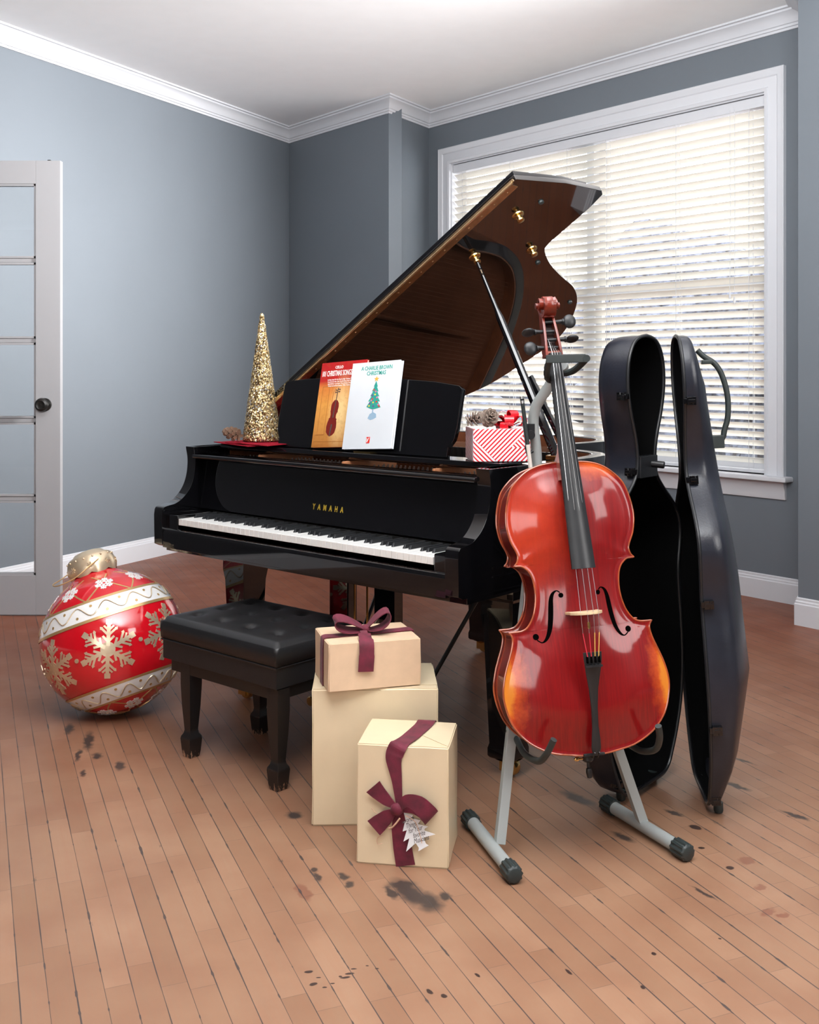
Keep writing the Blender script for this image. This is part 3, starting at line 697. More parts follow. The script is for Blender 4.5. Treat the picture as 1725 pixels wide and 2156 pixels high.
# ------------------------------------------------------------------ things on the piano
def on_piano(x, y, z, rz=0): return ppw @ Matrix.Translation((x, y, z)) @ Matrix.Rotation(math.radians(rz), 4, 'Z')
cloth_m = mat('crimson_cloth', (.30, .010, .024), .9, nz=.15, nscale=60, sheen=.0, spec=.1, bump=.4, bscale=500)
def cloth(name, label, quads, z0):
    r = thing(name, label, 'cloth'); r.matrix_world = on_piano(0, 0, z0)
    for i, (q, zz) in enumerate(quads):
        n = 10; v = []; f = []
        for a in range(n+1):
            for b in range(n+1):
                s, t = a/n, b/n
                p = [(1-s)*(1-t)*q[0][k]+s*(1-t)*q[1][k]+s*t*q[2][k]+(1-s)*t*q[3][k] for k in (0, 1)]
                v.append((p[0], p[1], zz+.0022*noise.noise(Vector((p[0]*14, p[1]*14, i*3)))))
        m = len(v); v += [(x, y, z-.0025) for x, y, z in v]
        for a in range(n):
            for b in range(n):
                k = a*(n+1)+b; f += [(k, k+1, k+n+2, k+n+1), (m+k, m+k+n+1, m+k+n+2, m+k+1)]
        ring = [(a, 0) for a in range(n)]+[(n, b) for b in range(n)]+[(a, n) for a in range(n, 0, -1)]+[(0, b) for b in range(n, 0, -1)]
        idx = [a*(n+1)+b for a, b in ring]
        for k in range(len(idx)): f.append((idx[k], idx[(k+1) % len(idx)], m+idx[(k+1) % len(idx)], m+idx[k]))
        mk('cloth_fold', (v, f), cloth_m, r)
    return r
cloth('table_cloth', 'folded crimson cloth lying under the gold glitter cone', [([(-.10, .24), (.18, .175), (.24, .60), (-.08, .66)], .006), ([(.0, .215), (.26, .20), (.235, .56), (.02, .62)], .011)], .984)
# glitter cone
def glitter():
    x = N('gold_glitter'); o = x.obj()
    v = x.n('ShaderNodeTexVoronoi'); v.inputs['Scale'].default_value = 230; x.l(o, v.inputs['Vector'])
    s = x.n('ShaderNodeSeparateColor'); x.l(v.outputs['Color'], s.inputs[0])
    c = x.mix(x.ramp(s.outputs[0], .1, .9), srgb(120, 92, 48), srgb(224, 202, 150))
    c = x.mix(x.math('GREATER_THAN', s.outputs[1], .90), c, (1, 1, .98, 1)); c = x.mix(x.math('LESS_THAN', s.outputs[1], .12), c, srgb(74, 54, 26))  # white flakes put the sparkle glints into the colour
    nm = x.n('ShaderNodeVectorMath', operation='SUBTRACT'); x.l(v.outputs['Color'], nm.inputs[0]); nm.inputs[1].default_value = (.5, .5, .5)
    sc_ = x.n('ShaderNodeVectorMath', operation='SCALE'); x.l(nm.outputs[0], sc_.inputs[0]); sc_.inputs['Scale'].default_value = 1.5
    ge = x.n('ShaderNodeNewGeometry'); ad = x.n('ShaderNodeVectorMath', operation='ADD'); x.l(ge.outputs['Normal'], ad.inputs[0]); x.l(sc_.outputs[0], ad.inputs[1])
    no = x.n('ShaderNodeVectorMath', operation='NORMALIZE'); x.l(ad.outputs[0], no.inputs[0]); x.l(no.outputs[0], x.b.inputs['Normal'])
    x.set(Base_Color=c, Metallic=.55, Roughness=.28); return x.m
cone_r = thing('glitter_cone_tree', 'tall gold glitter cone tree standing on the crimson cloth', 'decoration'); cone_r.matrix_world = on_piano(.068, .342, .9972)
pr = [(.071, 0), (.075, .006)]+[(.075-.066*t, .006+.474*t) for t in [k/40 for k in range(1, 40)]]+[(.009, .48), (.0075, .488), (.004, .494), (.001, .497)]
v, f = lathe(pr, 90)
v = [(lambda p, d: (p[0]+p[0]/max(.01, math.hypot(p[0], p[1]))*d, p[1]+p[1]/max(.01, math.hypot(p[0], p[1]))*d, p[2]))(p, .0032*noise.noise(Vector(p)*160)) for p in v]
mk('glitter_cone', (v, f), glitter(), cone_r, angle=80)

pc_dark = mat('pinecone_core_shade', srgb(46, 32, 26), .9, nz=.2)  # dark core colour painted as shade in the gaps between scales
pc1 = mat('pinecone_brown', srgb(118, 90, 72), .7, nz=.3, nscale=60)
pc2 = mat('frosted_pinecone', srgb(150, 134, 122), .7, nz=.25, nscale=60)
def pinecone(name, label, M, L, R, mt, group=None):
    g = G().add(ellipsoid((0, 0, 0), (R*.42, R*.42, L*.42), 10, 8), mi=1); nn = 38; ga = PI*(3-5**.5)
    for i in range(nn):
        t = (i+.5)/nn; z = -L/2+L*.92*t; r = R*math.sqrt(max(.10, 1-(2*t-.85)**2/1.35)); tilt = -.25+1.35*t; w_ = R*.34*(.55+.45*math.sin(PI*min(1, t+.1))); ln = r*.92
        sv = [(0, -w_*.3, -.0006), (0, w_*.3, -.0006), (ln*.62, w_*.8, 0), (ln*.86, w_*.85, .0006), (ln, w_*.4, .0014), (ln*1.03, 0, .0026), (ln, -w_*.4, .0014), (ln*.86, -w_*.85, .0006), (ln*.62, -w_*.8, 0)]
        sv = sv+[(p[0], p[1], p[2]+.0020) for p in sv]; m = 9
        sf = [tuple(range(9))[::-1], tuple(range(9, 18))]+[(k, (k+1) % 9, 9+(k+1) % 9, 9+k) for k in range(9)]
        g.add((sv, sf), M=Matrix.Translation((0, 0, z)) @ Matrix.Rotation(ga*i, 4, 'Z') @ Matrix.Rotation(-tilt, 4, 'Y'))
    mt = [mt, pc_dark]
    o = mk(name, g, mt, None, smooth=False); o.matrix_world = M; tag(o, label, 'pinecone', group); return o
pinecone('pinecone', 'brown pinecone lying beside the gold glitter cone', on_piano(-.004, .250, .997+.0300, 205) @ Matrix.Rotation(math.radians(80), 4, 'Y') @ Matrix.Rotation(.4, 4, 'X'), .092, .031, pc1)

# striped gift on the right arm
stm = None
def stripe_mat():
    x = N('red_striped_paper'); o = x.obj(); s = x.n('ShaderNodeSeparateXYZ'); x.l(o, s.inputs[0]); X, Y, Z = s.outputs
    u = x.math('ADD', X, x.math('MULTIPLY', Y, -1)); 
    a = x.math('FRACT', x.math('MULTIPLY', x.math('SUBTRACT', u, Z), 68)); b = x.math('FRACT', x.math('MULTIPLY', x.math('ADD', u, Z), 68))
    reg = x.math('GREATER_THAN', x.math('ADD', x.math('MULTIPLY', X, -1.0), .075), x.math('ADD', Z, .0))      # lower left wedge
    reg2 = x.math('GREATER_THAN', x.math('SUBTRACT', X, .105), x.math('SUBTRACT', x.math('MULTIPLY', Z, -1), -.04)); reg2 = x.math('MULTIPLY', reg2, x.math('LESS_THAN', Z, x.math('SUBTRACT', X, .075)))
    rg = x.math('MAXIMUM', reg, x.math('MULTIPLY', reg2, x.math('GREATER_THAN', Z, .045)))
    v = x.math('ADD', x.math('MULTIPLY', x.math('SUBTRACT', 1, rg), x.math('LESS_THAN', a, .42)), x.math('MULTIPLY', rg, x.math('LESS_THAN', b, .42)))
    c = x.mix(v, srgb(240, 238, 244), srgb(214, 40, 48)); x.set(Base_Color=c, Roughness=.2, Coat_Weight=.5); x.bump(x.noise(20, 2, o), .3, .002); return x.m
GX = math.degrees(math.atan2(.131, .123))
gs = thing('gift_box', 'white gift box with red diagonal stripes on the piano beside the cello', 'gift'); GSM = on_piano(1.196, .227, .985, GX); gs.matrix_world = GSM
mk('wrapped_box', box(0, .182, 0, .165, .0, .103), stripe_mat(), gs, bevel=.004)
mk('paper_flap', prism([(.0, .004), (.05, .05), (.0, .099)], YZ, -.0008, -.0001), mat('red_striped_flap', srgb(236, 214, 220), .25, coat=.5, nz=.05), gs, smooth=False)
satin = mat('red_satin_ribbon', (.62, .008, .018), .22, coat=.5, nz=.15, nscale=30)
def loopbow(par, mt, M, loops):
    g = G()
    for az, el, L, w_, f_ in loops:
        pts = []; 
        for k in range(15):
            t = k/14; a = 2*PI*t; pts.append((L*(1-math.cos(a))/2, 0, f_*math.sin(a)*(1-math.cos(a))/1.6))
        R_m = Matrix.Rotation(math.radians(az), 4, 'Z') @ Matrix.Rotation(-math.radians(el), 4, 'Y')
        g.add(band(pts, (0, 1, 0), [w_*(.35+.65*math.sin(PI*k/14)) for k in range(15)], .0008), M=M @ R_m)
    return mk('ribbon_bow', g, mt, par, angle=60)
bw = loopbow(None, satin, Matrix.Identity(4), [(20, 25, .062, .030, .020), (80, 30, .060, .030, .02), (140, 28, .058, .03, .02), (200, 25, .060, .03, .02), (260, 30, .060, .03, .02), (320, 26, .062, .03, .02), (50, 60, .058, .03, .018), (170, 62, .056, .03, .018), (290, 60, .058, .03, .018), (0, 5, .055, .028, .016), (240, 6, .05, .028, .016), (120, 6, .05, .028, .016)])
bw.name = 'red_bow'; bw.matrix_world = GSM @ Matrix.Translation((.128, .078, .105)); tag(bw, 'shiny red ribbon bow on top of the striped gift box', 'bow')
pinecone('pinecone', 'frosted grey pinecone turned end-on, on top of the striped gift', GSM @ Matrix.Translation((.058, .040, .137)) @ Matrix.Rotation(math.radians(70), 4, 'X') @ Matrix.Rotation(.2, 4, 'Y'), .062, .033, pc2)
pinecone('pinecone', 'smaller frosted pinecone behind the end-on one on the striped gift', GSM @ Matrix.Translation((.024, .098, .132)) @ Matrix.Rotation(math.radians(75), 4, 'Y'), .060, .027, pc2)

# ------------------------------------------------------------------ piano bench
BR = math.atan2(-.654, .757)      # seat runs along this
bn = thing('piano_bench', 'black tufted leather piano bench with worn wooden legs in front of the keyboard', 'bench', (-.398, 3.194, 0), BR)
# local: origin at the near corner, -x towards the far left corner, y towards the piano
SX, SY = .566, .395
def cushion():
    n, m = 44, 32; v = []; f = []; bt = [(SX*(a+.5)/5-.0, SY*(b+.5)/3) for a in range(5) for b in range(3)]
    tf = [(-(.085+.132*i), .085+.112*j) for i in range(4) for j in range(3)]
    for j in range(m+1):
        for i in range(n+1):
            x = -SX*i/n; y = SY*j/m
            e = min(-x, SX+x, y, SY-y); h = .448+.012*(1-math.exp(-e/.05))
            h -= .010*max(0, 1-e/.012)**2
            for bx, by in tf:
                d = math.hypot((x-bx)*1.0, y-by); h -= .014*math.exp(-(d/.016)**2)
                h -= .003*math.exp(-(d/.04)**2)
            v.append((x, y, h))
    for j in range(m):
        for i in range(n): a = j*(n+1)+i; f.append((a, a+1, a+n+2, a+n+1))
    ring = [i for i in range(n+1)]+[(n+1)*j+n for j in range(1, m+1)]+[(n+1)*m+i for i in range(n-1, -1, -1)]+[(n+1)*j for j in range(m-1, 0, -1)]
    lv = [(.003, .436), (.004, .41), (.002, .382), (-.006, .378)]; prev = ring
    for o_, z in lv:
        cur = []
        for r in ring:
            x, y, _ = v[r]; x2 = x+(o_ if x > -.001 else (-o_ if x < -SX+.001 else 0)); y2 = y+(-o_ if y < .001 else (o_ if y > SY-.001 else 0))
            cur.append(len(v)); v.append((x2, y2, z))
        for k in range(len(ring)): f.append((prev[k], prev[(k+1) % len(ring)], cur[(k+1) % len(ring)], cur[k]))
        prev = cur
    f.append(tuple(prev)); return v, f, tf
v, f, tf = cushion()
cu = mk('cushion', (v, f), leather, bn, angle=70)
for bx, by in tf: mk('tuft_button', ellipsoid((bx, by, .4455), (.008, .008, .003), 12, 6), leather, cu)
mk('piping', tube([(0, 0, .376), (-SX, 0, .376), (-SX, SY, .376), (0, SY, .376)], .0035, 6, closed=True), leather, cu)
mk('seat_box', box(-SX+.002, -.002, .002, SY-.002, .312, .376), leather, bn, bevel=.004)
mk('apron', box(-SX+.035, -.012, .012, SY-.02, .275, .314), black_satin, bn, bevel=.003)
def worn_black():
    x = N('worn_black_paint'); o = x.obj(); s = x.n('ShaderNodeSeparateXYZ'); x.l(o, s.inputs[0])
    st = x.noise(1, 4, x.mapv(o, sca=(160, 160, 30)), .7)
    thr = x.n('ShaderNodeMapRange'); x.l(s.outputs[2], thr.inputs[0]); thr.inputs[1].default_value = 0; thr.inputs[2].default_value = .06; thr.inputs[3].default_value = .50; thr.inputs[4].default_value = .82
    m_ = x.math('GREATER_THAN', st, thr.outputs[0])
    x.set(Base_Color=x.mix(m_, (.009, .008, .008, 1), srgb(176, 138, 112)), Roughness=.35); return x.m
wb_m = worn_black()
def bleg(cx, cy):
    st = [(.025, .31), (.025, .24), (.022, .17), (.0165, .095), (.016, .088), (.018, .078), (.024, .068), (.0255, .060), (.022, .018), (.0185, .0)]
    v = []; f = []
    for h, z in st:
        for a, b in ((-1, -1), (1, -1), (1, 1), (-1, 1)): v.append((cx+a*h, cy+b*h, z))
    for i in range(len(st)-1):
        for k in range(4): f.append((i*4+k, i*4+(k+1) % 4, (i+1)*4+(k+1) % 4, (i+1)*4+k))
    f += [(3, 2, 1, 0), tuple(len(v)-4+k for k in range(4))]
    return mk('leg', (v, f), wb_m, bn, bevel=.0015)
for cx, cy in ((-.031, .036), (-.455, .036), (-.455, .335), (-.031, .335)): bleg(cx, cy)

# ------------------------------------------------------------------ gift boxes on the floor
def ribbon_piece(name, par, pts, wd, w_, th=.0022, mt=velvet, k=6):
    P_ = crom(pts, k)
    if isinstance(w_, list):
        nseg = len(pts)-1; W_ = []
        for i in range(len(P_)):
            t = i/k; a = min(int(t), nseg-1); fr_ = t-a; W_.append(w_[a]*(1-fr_)+w_[a+1]*fr_)
    else: W_ = w_
    if isinstance(wd, list):
        D_ = []; nseg = len(pts)-1
        for i in range(len(P_)):
            t = i/k; a = min(int(t), nseg-1); fr_ = t-a; D_.append(tuple(Vector(wd[a])*(1-fr_)+Vector(wd[a+1])*fr_))
    else: D_ = wd
    return mk(name, band([tuple(p) for p in P_], D_, W_, th), mt, par, angle=50)
def wrapped(root, W_, D_, H_, m, name='wrapped_box', sag=.0022):
    n = 12; v, f = box(0, 1, 0, 1, 0, 1)
    bm = bmesh.new(); bmesh.ops.create_cube(bm, size=1)
    bmesh.ops.bevel(bm, geom=bm.edges[:], offset=.012, segments=3, affect='EDGES')
    bmesh.ops.subdivide_edges(bm, edges=bm.edges[:], cuts=3, use_grid_fill=True)
    vv = []
    for q in bm.verts:
        p = Vector((q.co.x*W_+W_/2, q.co.y*D_+D_/2, q.co.z*H_+H_/2))
        d = noise.noise_vector(p*11)*sag; d.z = d.z if q.co.z > -.45 else 0
        vv.append(tuple(p+d))
    ff = [tuple(x.index for x in q.verts) for q in bm.faces]; bm.free()
    return mk(name, (vv, ff), m, root, angle=50)
b_ang = math.atan2(.013, .356)
gb = thing('gift_box', 'largest pale gold wrapped gift box, plain, standing behind the bowed one', 'gift', (-.272, 2.978, 0), b_ang); 
wrapped(gb, .353, .262, .381, goldpap)
mk('paper_fold', prism([(.30, .03), (.351, .03), (.351, .22), (.33, .225)], XY, .3815, .3825), goldpap, gb)
sa = math.atan2(.072, .254)
gc = thing('gift_box', 'small brown paper gift box with velvet bow lying on top of the largest gift', 'gift', (-.223, 2.942, .3835), sa)
wrapped(gc, .264, .200, .132, kraft)
H2 = .1345
rb = ribbon_piece('ribbon', gc, [(-.0025, .085, .0), (-.003, .083, .06), (-.0025, .080, .120), (.004, .080, .1345), (.04, .082, H2), (.13, .090, H2), (.22, .098, H2), (.261, .100, H2), (.2665, .100, .12), (.267, .100, .0)], (0, 1, 0), .036)
bwm = mk('ribbon_tail', band([tuple(p) for p in crom([(.118, .085, H2+.010), (.112, .050, H2+.012), (.108, .018, H2+.006), (.107, -.004, H2-.006), (.106, -.010, .10), (.104, -.011, .07), (.103, -.010, .052)], 6)], (1, 0, 0), [.020]*8+[.036]*7+[.042]*10+[.044]*12, .002), velvet, gc, angle=50)
def loop(name, par, base, dirv, up, L, hgt, w_, wd, mt=velvet, fat=1.0):
    b = Vector(base); d = Vector(dirv).normalized(); u = Vector(up).normalized(); pts = []; W_ = []
    for k in range(25):
        t = k/24; a = 2*PI*t; r = (1-math.cos(a))/2
        pts.append(tuple(b+d*(L*r)+u*(hgt*math.sin(a)*(.35+.65*r)+hgt*.6*r))); W_.append(w_*(.30+.70*math.sin(PI*t)**.7*fat))
    return mk(name, band(pts, wd, W_, .0022), mt, par, angle=60)
loop('bow_loop', gc, (.120, .085, H2+.014), (-1, -.05, .15), (0, .0, 1), .088, .021, .052, (.1, 1, .25))
loop('bow_loop', gc, (.128, .085, H2+.014), (1, -.25, .35), (0, .0, 1), .070, .028, .054, (.1, 1, .1))
mk('bow_knot', ellipsoid((.124, .083, H2+.014), (.016, .015, .012), 14, 8), velvet, gc)

fa = math.atan2(-.038, .235)
gf = thing('gift_box', 'upright gold wrapped gift box in front with burgundy bow and white tag', 'gift', (-.136, 2.756, 0), fa)
FW, FD, FH = .238, .199, .309
wrapped(gf, FW, FD, FH, goldpap)
mk('paper_fold', prism([(.14, .10), (.235, .01), (.236, .016), (.146, .107)], XY, FH+.0005, FH+.0016), goldpap, gf)
ribbon_piece('ribbon', gf, [(.158, FD+.003, .0), (.157, FD+.003, .25), (.156, FD+.001, FH), (.150, .15, FH+.003), (.130, .06, FH+.003), (.112, .004, FH+.002), (.100, -.004, FH-.02), (.098, -.005, .27), (.106, -.006, .22), (.112, -.008, .165)], (1, 0, .0), [.05, .05, .048, .048, .046, .046, .046, .040, .026, .016])
ribbon_piece('ribbon_band', gf, [(.110, -.008, .150), (.113, -.004, .10), (.120, -.003, .05), (.128, -.003, .004)], (1, 0, .1), [.020, .042, .048, .050])
K = (.108, -.016, .152)
mk('bow_knot', ellipsoid(K, (.017, .012, .016), 14, 10), velvet, gf)
ribbon_piece('bow_tail', gf, [(K[0]-.008, -.016, K[2]+.008), (.080, -.012, .172), (.058, -.010, .190), (.045, -.012, .204)], [(0, 0, 1), (.5, 0, 1), (.6, 0, 1), (.8, 0, .9)], [.014, .030, .040, .046])
ribbon_piece('bow_tail', gf, [(K[0]-.008, -.016, K[2]-.008), (.084, -.014, .132), (.062, -.012, .112), (.047, -.012, .098)], [(0, 0, 1), (-.7, 0, 1), (-.7, 0, .9), (-.7, 0, .7)], [.014, .034, .044, .048])
lp = [(K[0]+.006, -.018, K[2]+.006), (.135, -.030, .180), (.165, -.034, .176), (.190, -.026, .150), (.196, -.014, .135), (.185, -.008, .142), (.150, -.006, .152), (.118, -.010, .150)]
ribbon_piece('bow_loop', gf, lp, [(0, 0, 1), (.1, 0, 1), (.3, .1, 1), (.5, .2, .8), (.6, .3, .6), (.5, .2, .8), (.2, .1, 1), (0, 0, 1)], [.016, .030, .042, .046, .046, .040, .026, .014])
tg = [(-.014, 0), (.014, 0), (.010, .006), (.012, .020), (.040, .014), (.022, .033), (.026, .036), (.034, .036), (.016, .052), (.026, .056), (.010, .070), (.016, .074), (0, .088), (-.012, .070), (-.008, .070), (-.024, .054), (-.014, .052), (-.034, .034), (-.018, .034), (-.040, .012), (-.010, .018), (-.009, .006)]
tgm = Matrix.Translation((.176, -.013, .056)) @ Matrix.Diagonal((1.12, 1, 1.12, 1)) @ Matrix.Rotation(math.radians(-32), 4, 'Y') @ Matrix.Rotation(math.radians(-6), 4, 'X')
tt = mk('gift_tag', G().add(prism(tg, XZ, -.0006, .0006), M=tgm), paper, gf, smooth=False)
g = G()
for k, (s_, a_, z_) in enumerate((('favorite', -.002, .066), ('Things', -.001, .053), ('for Your', .003, .040), ('favorite', .005, .027), ('Musicians', .004, .015))):
    g.add(text_geo(s_, .0155, .0002, sx=.62, shear=.5), M=tgm @ Matrix.Translation((a_, -.0008, z_)) @ Matrix.Rotation(math.radians(12), 4, 'Y'))
mk('tag_writing', g, ink, tt, smooth=False)
twine = mat('jute_twine', srgb(206, 166, 140), .8, nz=.2, nscale=80)
mk('twine', G().add(tube([tuple(p) for p in crom([(.118, -.032, .136), (.108, -.030, .122), (.096, -.026, .108), (.088, -.020, .104)], 5)], .0022, 6))
   .add(tube([tuple(p) for p in crom([(.09, -.014, .13), (.068, -.008, .13), (.05, -.006, .136), (.040, -.006, .146)], 5)], .0009, 6))
   .add(tube([tuple(p) for p in crom([(.130, -.022, .14), (.155, -.02, .125), (.168, -.018, .09), (.172, -.016, .07)], 5)], .0009, 6))
   .add(tube([tuple(p) for p in crom([(.07, -.008, .08), (.055, -.006, .07), (.056, -.006, .055), (.068, -.006, .058)], 5)], .0008, 6)), twine, gf)

# ------------------------------------------------------------------ giant bauble
ORc = .261
orn = thing('giant_ornament', 'giant red bauble ornament with gold snowflakes resting on the floor near the door', 'ornament', (-1.106, 3.985, 0))
az = math.atan2(-1.106, 3.985)
OM = Matrix.Translation((0, 0, ORc)) @ Matrix.Rotation(math.atan2(1.106, 3.985), 4, 'Z') @ Matrix.Rotation(math.radians(-16), 4, 'Y') @ Matrix.Rotation(math.radians(-16), 4, 'X')
red_g = mat('glossy_red_shell', (.56, .006, .014), .12, coat=.9, nz=.12, nscale=4, bump=.15, bscale=5, coatr=.05)
wht_o = mat('white_enamel', (.82, .82, .82), .2, coat=.6, nz=.02)
gold_o = mat('painted_gold', (.66, .44, .20), .32, .65, nz=.12, nscale=20)
gold_s = mat('champagne_gold', (.74, .60, .42), .3, .7, nz=.1, nscale=20, bump=.3, bscale=30)
def sph(lat, lon, r): return (r*math.cos(lat)*math.sin(lon), -r*math.cos(lat)*math.cos(lon), r*math.sin(lat))
prof = [(.004, -ORc)]+[(ORc*math.cos(t), ORc*math.sin(t)) for t in [math.radians(-88+4*k) for k in range(39)]]
prof = [p for p in prof if not (p[1] > 0 and p[0] < .082)]+[(.074, .262), (.070, .285)]
def om(name, g, m, par=orn, **k):
    if isinstance(g, tuple): g = G().add(g)
    return mk(name, G().add((g.v, g.f), M=OM) if not any(g.mi) else g, m, par, **k)
om('shell', lathe(prof, 72), red_g, angle=60)
capp = [(.085, .262), (.090, .275), (.089, .30), (.082, .322), (.074, .330), (.060, .336), (.05, .345), (.03, .35), (.002, .351)]
cv, cf = lathe(capp, 48, caps=False)
cv = [(x*(1+.012*math.sin(8*math.atan2(y, x))), y*(1+.012*math.sin(8*math.atan2(y, x))), z-(.010*abs(math.sin(4*math.atan2(y, x))) if z < .27 else 0)) for x, y, z in cv]
cp = om('cap', (cv, cf), gold_s, angle=60)
g = G()
for k in range(16):
    a = 2*PI*k/16
    if k % 2 == 0:
        for j in range(6):
            b = j*PI/3; c = Vector((.0905*math.cos(a), .0905*math.sin(a), .288)); t = Vector((-math.sin(a), math.cos(a), 0))
            g.add(tube([tuple(c), tuple(c+t*.011*math.cos(b)+Vector((0, 0, .011*math.sin(b))))], .0022, 6))
    g.add(ellipsoid((.084*math.cos(a+.2), .084*math.sin(a+.2), .318), (.004, .004, .004), 8, 6))
mk('cap_relief', G().add((g.v, g.f), M=OM), gold_s, cp)
mk('hanging_loop', G().add(tube([tuple(p) for p in crom([(.035, -.088, .300), (.0, -.105, .282), (-.06, -.115, .255), (-.125, -.10, .248), (-.145, -.06, .262), (-.12, -.02, .275), (-.086, .0, .29)], 6)], .0022, 8), M=OM), gold_o, cp)
def zone(l0, l1, r, n=3):
    return lathe([(r*math.cos(math.radians(l0+(l1-l0)*k/n)), r*math.sin(math.radians(l0+(l1-l0)*k/n))) for k in range(n+1)], 96, caps=False)
for (a, b, c, d) in ((35.5, 33.4, 19.2, 16.8), (-35.0, -37.2, -51.5, -53.5)):
    z_ = om('white_band', zone(c if a > 0 else b, b if a > 0 else c, ORc+.0016, 6), wht_o, angle=60)
    g = G().add(zone(min(a, b), max(a, b), ORc+.0022, 2)).add(zone(min(c, d), max(c, d), ORc+.0022, 2))
    mk('gold_ring', G().add((g.v, g.f), M=OM), gold_o, z_, angle=60)
    mid = (b+c)/2; wv = []
    nw = 14
    for k in range(nw*14): lo_ = 2*PI*k/(nw*14); wv.append(sph(math.radians(mid+4.6*math.sin(nw*lo_)), lo_, ORc+.003))
    mk('gold_wave', G().add(tube(wv, .0022, 6, closed=True), M=OM), gold_s, z_)
    g = G()
    for k in range(nw*2):
        lo_ = 2*PI*(k+.5)/(nw*2); la = math.radians(mid+(-3.6 if k % 2 == 0 else 3.6)); c_ = Vector(sph(la, lo_, ORc+.0016))
        g.add(lathe([(.0052, 0), (.0052, .0012)], 14), M=Matrix.Translation(c_) @ c_.to_track_quat('Z', 'Y').to_matrix().to_4x4())
    mk('gold_dots', G().add((g.v, g.f), M=OM), gold_o, z_)
def flat_on_sphere(polys, lat, lon, r, rot=0, th=.0014):
    """polys: 2D loops in metres around a point of the sphere"""
    la, lo_ = math.radians(lat), math.radians(lon)
    c = Vector(sph(la, lo_, 1)); e = Vector((math.cos(lo_), math.sin(lo_), 0)); u = c.cross(e).normalized()
    if u.z < 0: u = -u
    g = G(); cr, sr = math.cos(rot), math.sin(rot)
    for pl in polys:
        if len(pl) == 4:
            A_, B_, C_, D_ = [Vector(q) for q in pl]; Lq = (B_-A_).length
            if Lq > .016:
                k_ = int(Lq/.012)+1; pl = [tuple(A_.lerp(B_, i/k_)) for i in range(k_+1)]+[tuple(D_.lerp(C_, i/k_)) for i in range(k_, -1, -1)]
                n = len(pl); h_ = n//2
                for i in range(k_):
                    qd = [pl[i], pl[i+1], pl[n-2-i], pl[n-1-i]]; gg = flat_on_sphere([qd], lat, lon, r, rot, th)
                    g.add((gg.v, gg.f))
                continue
        n = len(pl); cen = (sum(p[0] for p in pl)/n, sum(p[1] for p in pl)/n)
        def T(p, rr):
            a = p[0]*cr-p[1]*sr; b = p[0]*sr+p[1]*cr; q = (c*ORc+e*a+u*b).normalized()*rr; return tuple(q)
        v = [T(p, r+th) for p in pl]+[T(p, r-.001) for p in pl]; m = n
        f = [tuple(range(n))]+[(i, (i+1) % n, m+(i+1) % n, m+i) for i in range(n)]
        g.add((v, f))
    return g
def bar(x0, y0, x1, y1, w_):
    d = Vector((x1-x0, y1-y0)).normalized(); nrm = Vector((-d.y, d.x))*w_/2
    return [(x0+nrm.x, y0+nrm.y), (x1+nrm.x, y1+nrm.y), (x1-nrm.x, y1-nrm.y), (x0-nrm.x, y0-nrm.y)]
def rotp(pl, a): return [(x*math.cos(a)-y*math.sin(a), x*math.sin(a)+y*math.cos(a)) for x, y in pl]
def bigflake():
    out = []
    for k in range(6):
        a = k*PI/3; L = []
        L.append(bar(.0, .0, .09, 0, .013))
        L.append([(.088, -.011), (.110, -.011), (.110, .011), (.088, .011)])
        for s_ in (-1, 1):
            L.append(bar(.026, 0, .046, s_*.020, .008)); L.append(bar(.048, 0, .074, s_*.026, .008)); L.append(bar(.066, 0, .084, s_*.018, .007))
            L.append([(.068, s_*.020), (.078, s_*.022), (.080, s_*.032), (.069, s_*.031)])
        out += [rotp(p, a) for p in L]
    out.append([(.026*math.cos(i*PI/9), .026*math.sin(i*PI/9)) for i in range(18)])
    return out
def smallflake():
    out = []
    for k in range(6):
        a = k*PI/3
        for p in (bar(0.008, 0, .034, 0, .005), bar(.014, 0, .020, .010, .005), bar(.014, 0, .020, -.010, .005), bar(.024, 0, .031, .009, .006), bar(.024, 0, .031, -.009, .006), bar(.019, .010, .030, .003, .004), bar(.019, -.010, .030, -.003, .004)): out.append(rotp(p, a))
        out.append(rotp(bar(.008, -.0046, .008, .0046, .005), a+PI/6*0))
    return out
flk = None
for k in range(7):
    g = flat_on_sphere(bigflake(), -7.5, -1.5+51.43*k, ORc+.0003, rot=math.radians(12)); mk('gold_snowflake', G().add((g.v, g.f), M=OM), gold_s, orn, smooth=False)
    g = flat_on_sphere([[(.0075*math.cos(i*PI/8), .0075*math.sin(i*PI/8)) for i in range(16)]], -8, 24.2+51.43*k, ORc+.0003, th=.003); mk('gold_stud', G().add((g.v, g.f), M=OM), gold_s, orn, smooth=False)
for la, off_, n_ in ((50, 12, 8), (-66, 10, 6)):
    for k in range(n_):
        g = flat_on_sphere(smallflake(), la, off_+360/n_*k, ORc+.0003, rot=.2); mk('white_snowflake', G().add((g.v, g.f), M=OM), wht_o, orn, smooth=False)
for sgn, l0, l1, n_, dl in ((1, 35, 72, 8, 45), (-1, -53, -84, 6, 60)):
    g = G()
    for k in range(n_):
        for s_ in (-1, 1):
            pts = [sph(math.radians(l0+(l1-l0)*t/10), math.radians((12 if sgn > 0 else 10)+360/n_*(k+.5)+s_*dl*(t/10)**1.0*1.0), ORc+.0006) for t in range(11)]
            g.add(band(pts, [tuple(Vector(p).cross(Vector(pts[min(i+1, 10)])-Vector(pts[max(i-1, 0)])).normalized()) for i, p in enumerate(pts)], .0055, .0012))
    mk('gold_lattice', G().add((g.v, g.f), M=OM), gold_o, orn, angle=60)

